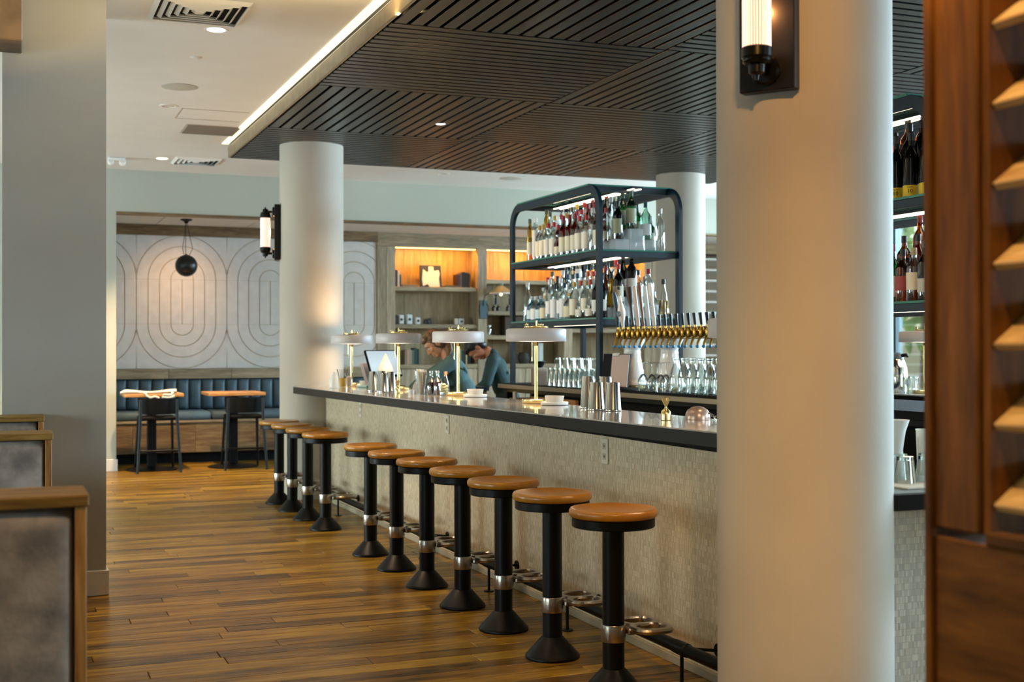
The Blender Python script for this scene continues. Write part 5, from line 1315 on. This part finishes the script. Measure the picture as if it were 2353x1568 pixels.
# ---- lower service counter and the opposite bar seen through the gap
LZ = .9202
tw = tag(obj('towel', MB().box(2.93, 3.42, 3.56, 3.95, LZ, LZ+.008, .003), T['cloth']), 'white towel laid under the upturned glasses on the service counter', 'towel')
rg = tumbler_proto('rocks_glass', .095, .031, .041); 
for i, (x, y) in enumerate(((3.035, 3.70), (3.09, 3.80), (3.13, 3.70), (3.20, 3.78), (3.225, 3.68))):
    o = rg if i == 0 else dup(rg, (0, 0, 0)); o.location = (x, y, LZ+.0082)
    o['label'] = 'upturned rocks glass on the white towel, %s from the column' % ORD[i]; o['group'] = 'upturned rocks glasses on the towel'
t = thing('paper_cup', 'tall plain white cup behind the upturned rocks glasses', 'cup', (3.29, 3.90, LZ+.0082))
obj('cup', MB().lathe([(0, 0), (.025, 0), (.031, .17), (.0325, .172), (.0325, .176), (.03, .176), (.024, .01), (0, .01)], 28), T['paper'], t); obj('seam', MB().box(-.0318, -.026, -.001, .001, .02, .15), T['paper'], t)
t = thing('pitcher', 'white flared pitcher half hidden behind the big column', 'pitcher', (3.15, 3.90, LZ+.0082))
obj('body', MB().lathe([(0, 0), (.032, 0), (.036, .02), (.03, .1), (.04, .17), (.055, .215), (.052, .215), (.036, .168), (.026, .1), (.03, .02), (0, .012)], 32), T['white'], t)
obj('handle', MB().tube([(.0, .04, .17), (.0, .075, .16), (.0, .075, .09), (.0, .034, .06)], .005, 8), T['white'], t)
ob = thing('opposite_bar', 'second bar with a dark front on the far side of the room', 'bar counter', (6.5, 7.0, 0))
obj('counter_top', MB().box(6.2, 6.95, 3.9, 11.6, 1.06, 1.07, .002), pm('far_bar_top', '#a8aeb0', .15), ob, world=True)
obj('inner_panel', MB().box(6.21, 6.8, 3.95, 11.5, 0, 1.06), T['blackflat'], ob, world=True)
for i in range(8): obj('equipment_door', MB().box(6.195, 6.21, 4.0+i*.92, 4.9+i*.92, .12, .98, .003), T['blackflat'], ob, world=True)
o = dup(lp_, (6.42, 7.60, 1.0703)); o['label'] = 'brass lamp with grey drum shade on the opposite bar, before the windows'
t = thing('thermal_jug', 'steel coffee jug with black lid on the opposite bar', 'jug', (6.38, 7.86, 1.0703))
obj('body', MB().lathe([(0, 0), (.075, 0), (.078, .008), (.078, .11), (.07, .19), (.05, .245), (.04, .26), (0, .26)], 36), T['chrome'], t)
obj('lid', MB().lathe([(.04, .255), (.045, .262), (.04, .295), (.015, .31), (0, .312)], 28), flat('lid_dark', '#4a565c', .4), t)
obj('spout', MB().tube([(.01, -.03, .285), (.02, -.075, .29), (.02, -.09, .275)], [.015, .014, .008], 10), T['blackflat'], t)
obj('handle', MB().tube([(.0, .03, .28), (0, .1, .24), (0, .11, .12), (0, .07, .07)], .01, 10), T['blackflat'], t)
t = tumbler_proto('tumbler', .13, .042, .05); t.location = (6.36, 7.655, 1.0703); t['label'] = 'upturned thick tumbler between the steel jug and far lamp'
t = tumbler_proto('tumbler', .12, .03, .036); t.location = (6.40, 7.765, 1.0703); t['label'] = 'small upturned glass close to the steel jug'
# ================================================================== PEOPLE
def remesh(name, mb, mat, vox, parent, smooth_it=6):
    me = bpy.data.meshes.new(name); me.from_pydata(mb.v, [], mb.f); me.update()
    bm = bmesh.new(); bm.from_mesh(me); bmesh.ops.recalc_face_normals(bm, faces=bm.faces); bm.to_mesh(me); bm.free()
    o = bpy.data.objects.new(name, me); COL.objects.link(o)
    m = o.modifiers.new('r', 'REMESH'); m.mode = 'VOXEL'; m.voxel_size = vox
    s = o.modifiers.new('s', 'SMOOTH'); s.factor = .5; s.iterations = smooth_it
    dg = bpy.context.evaluated_depsgraph_get(); dg.update()
    nm = bpy.data.meshes.new_from_object(o.evaluated_get(dg))
    o.modifiers.clear(); o.data = nm; bpy.data.meshes.remove(me)
    nm.name = name; nm.materials.clear(); nm.materials.append(mat); nm.shade_smooth()
    o.parent = parent
    return o
def person(label, loc, rz, bend, headp, skin, hair, shirt, style, arms):
    """local frame: +x the way she faces, +y her left, z up; 1.66 m tall"""
    t = thing('person', label, 'person', loc, rz)
    P = Vector((0, 0, .92)); B = Matrix.Rotation(bend, 3, 'Y')
    def tor(x, y, z): return P + B @ Vector((x, y, z))
    nk = tor(0, 0, .47); H = Matrix.Rotation(bend+headp, 3, 'Y')
    def hd(x, y, z): return nk + B @ Vector((0, 0, .02)) + H @ Vector((x, y, z))
    Hm = Matrix.Translation(hd(0, 0, 0)) @ H.to_4x4()
    body = MB()
    for sy_ in (-1, 1):                                                 # legs and feet
        body.cap((0, sy_*.085, .90), (.01, sy_*.085, .49), .085, .055); body.cap((.01, sy_*.085, .49), (-.015, sy_*.085, .085), .053, .036)
        body.cap((-.03, sy_*.085, .045), (.13, sy_*.095, .03), .036, .026)
    Bm = Matrix.Translation(P) @ B.to_4x4()
    body.ell((0, 0, .0), .105, .155, .12, 20, 12, Bm); body.ell((0, 0, .14), .09, .125, .16, 20, 12, Bm); body.ell((.0, 0, .30), .1, .15, .17, 20, 12, Bm)
    body.cap(tor(0, -.13, .41), tor(0, .13, .41), .06, .06)
    for sy_ in (-1, 1): body.ell((.075, sy_*.07, .27), .05, .06, .06, 14, 10, Bm)
    body.cap(tor(-.01, 0, .42), hd(-.005, 0, .03), .058, .048)            # neck
    body.ell((-.005, 0, .165), .088, .072, .088, 24, 16, Hm)             # skull
    body.ell((.03, 0, .11), .06, .058, .085, 22, 14, Hm); body.ell((.058, 0, .052), .03, .032, .026, 16, 10, Hm)   # face, chin
    body.ell((.072, 0, .165), .022, .045, .03, 16, 10, Hm)              # brow
    body.cap(hd(.088, 0, .15), hd(.108, 0, .11), .009, .0135); body.ell((.1, 0, .107), .012, .017, .009, 12, 8, Hm)  # nose
    body.ell((.086, 0, .08), .012, .024, .006, 12, 8, Hm); body.ell((.085, 0, .069), .012, .021, .007, 12, 8, Hm)    # lips
    for sy_ in (-1, 1):
        body.ell((.058, sy_*.036, .118), .026, .022, .022, 12, 8, Hm)     # cheek
        body.ell((-.012, sy_*.073, .125), .02, .009, .03, 14, 10, Hm); body.ell((-.014, sy_*.078, .105), .011, .007, .014, 12, 8, Hm)   # ear
    hands = []
    for sy_, (el, wr, fdir) in zip((-1, 1), arms):
        sh = tor(0, sy_*.175, .405); el = Vector(el); wr = Vector(wr); fd = Vector(fdir).normalized()
        body.cap(tor(0, sy_*.12, .41), sh, .058, .052); body.cap(sh, el, .05, .038); body.cap(el, wr, .037, .025)
        side = fd.cross(Vector((0, 0, 1))).normalized(); dn = side.cross(fd).normalized()
        pc = wr + fd*.05
        Mh = Matrix((fd, side, dn)).transposed().to_4x4(); Mh.translation = pc
        body.ell((0, 0, 0), .052, .039, .016, 16, 10, Mh)
        for k in range(4):
            L = (.062, .074, .068, .052)[k]; o_ = (k-1.5)*.0215
            a = pc + fd*.038 + side*o_; b = a + fd*L*.5 + dn*-.006; c = b + fd*L*.42 + dn*-.026
            body.cap(a, b, .0088, .0082, 10); body.cap(b, c, .0082, .0068, 10)
        th0 = pc - fd*.02 + side*(-sy_*-.028); a = th0 + side*(sy_*.022) + fd*.03; b = a + fd*.034 + side*(sy_*.004) - dn*.012
        body.cap(th0, a, .0125, .0095, 10); body.cap(a, b, .0095, .0078, 10)
    remesh('body', body, T[skin], .0047, t, 4)
    # shirt with sleeves to the elbow and a collar
    s = MB(); g = .014
    s.ell((0, 0, .0), .105+g, .155+g, .13, 20, 12, Bm); s.ell((-.004, 0, .14), .092+g*1.4, .13+g*1.3, .17, 20, 12, Bm); s.ell((0, 0, .30), .1+g, .15+g, .16, 20, 12, Bm)
    s.cap(tor(-.006, -.13, .40), tor(-.006, .13, .40), .064+g*.6, .064+g*.6)
    for sy_ in (-1, 1): s.ell((.075, sy_*.07, .27), .05+g, .06+g, .06+g, 14, 10, Bm)
    for sy_, (el, wr, fdir) in zip((-1, 1), arms):
        sh = tor(0, sy_*.175, .405); el = Vector(el); wr = Vector(wr)
        s.cap(tor(0, sy_*.12, .40), sh, .066, .064); s.cap(sh, el, .064, .054); s.cap(el, el.lerp(wr, .45), .053, .045)
    s.cap(tor(-.012, 0, .42), tor(-.012, 0, .465), .066, .058)
    for k in range(7):                                                  # cloth folds
        a = rnd.uniform(-1, 1); s.cap(tor(-.094, a*.09, .1+.035*k), tor(-.088, a*.09+.06*(1 if k % 2 else -1), .15+.035*k), .015, .009, 8)
    remesh('shirt', s, T[shirt], .0075, t, 4)
    tr = MB(); tr.ell((0, 0, -.01), .118, .168, .12, 20, 12, Bm)
    for sy_ in (-1, 1): tr.cap((0, sy_*.087, .88), (.01, sy_*.087, .49), .1, .07); tr.cap((.01, sy_*.087, .49), (-.012, sy_*.087, .13), .07, .055)
    remesh('trousers', tr, T['trousers'], .01, t, 4)
    for sy_ in (-1, 1): obj('shoe', MB().ell((.04, sy_*.09, .04), .125, .046, .042, 18, 12).box(-.09, .16, sy_*.09-.042, sy_*.09+.042, 0, .014, .005), T['blackflat'], t, 60)
    # hair
    hr = MB(); hr.ell((-.02, 0, .178), .092, .08, .09, 24, 16, Hm); hr.ell((.03, 0, .222), .06, .066, .04, 20, 12, Hm); hr.ell((-.05, 0, .12), .055, .068, .07, 20, 12, Hm)
    if style == 'tail':
        q0 = hd(-.095, 0, .15); q1 = q0+Vector((-.045, .0, -.03)); q2 = q1+Vector((-.02, .03, -.11)); q3 = q2+Vector((.02, .03, -.08))
        hr.cap(hd(-.06, 0, .15), q0, .04, .028); hr.cap(q0, q1, .026, .034); hr.cap(q1, q2, .034, .034); hr.cap(q2, q3, .034, .012); hr.cap(hd(-.03, 0, .12), hd(-.05, 0, .05), .06, .045); hr.ell((-.03, 0, .14), .085, .082, .085, 20, 12, Hm)
    else:
        hr.ell((-.098, 0, .225), .042, .042, .042, 18, 12, Hm)
    remesh('hair', hr, T[hair], .007, t, 3)
    if style == 'bun': obj('hair_tie', MB().lathe([(.03, -.008), (.038, -.008), (.04, 0), (.038, .008), (.03, .008)], 20, Matrix.Translation(hd(-.072, 0, .21)) @ (H @ Matrix.Rotation(-1.1, 3, 'Y')).to_4x4()), T['white'], t)
    for sy_ in (-1, 1):
        e = obj('eye', MB().ell((.0775, sy_*.031, .141), .0105, .0115, .0065, 14, 10, Hm), T['white'], t, 80)
        i_ = obj('iris', MB().ell((.0855, sy_*.031, .1395), .0035, .0058, .0055, 12, 8, Hm), flat('iris', '#2a1a10', .2), t, 80); i_.parent = e
        obj('eyebrow', MB().cap(hd(.092, sy_*.018, .168), hd(.082, sy_*.046, .17), .0045, .003, 8), T[hair], t)
    return t
person('woman with a brown ponytail in a teal shirt, bending over the bar work counter', (3.83, 10.50, 0), math.radians(163), .42, .38, 'skin', 'hair', 'teal', 'tail',
       (((.42, -.20, 1.12), (.58, -.12, .99), (1, .15, -.3)), ((.40, .22, 1.12), (.57, .13, .99), (1, -.15, -.3))))
person('woman with dark hair in a bun and dark green shirt, head bowed low', (4.60, 11.50, 0), math.radians(157), .36, .95, 'skin2', 'hairdk', 'dkteal', 'bun',
       (((.2, -.22, 1.08), (.36, -.14, .96), (1, .1, -.2)), ((.2, .22, 1.08), (.36, .14, .96), (1, -.1, -.2))))
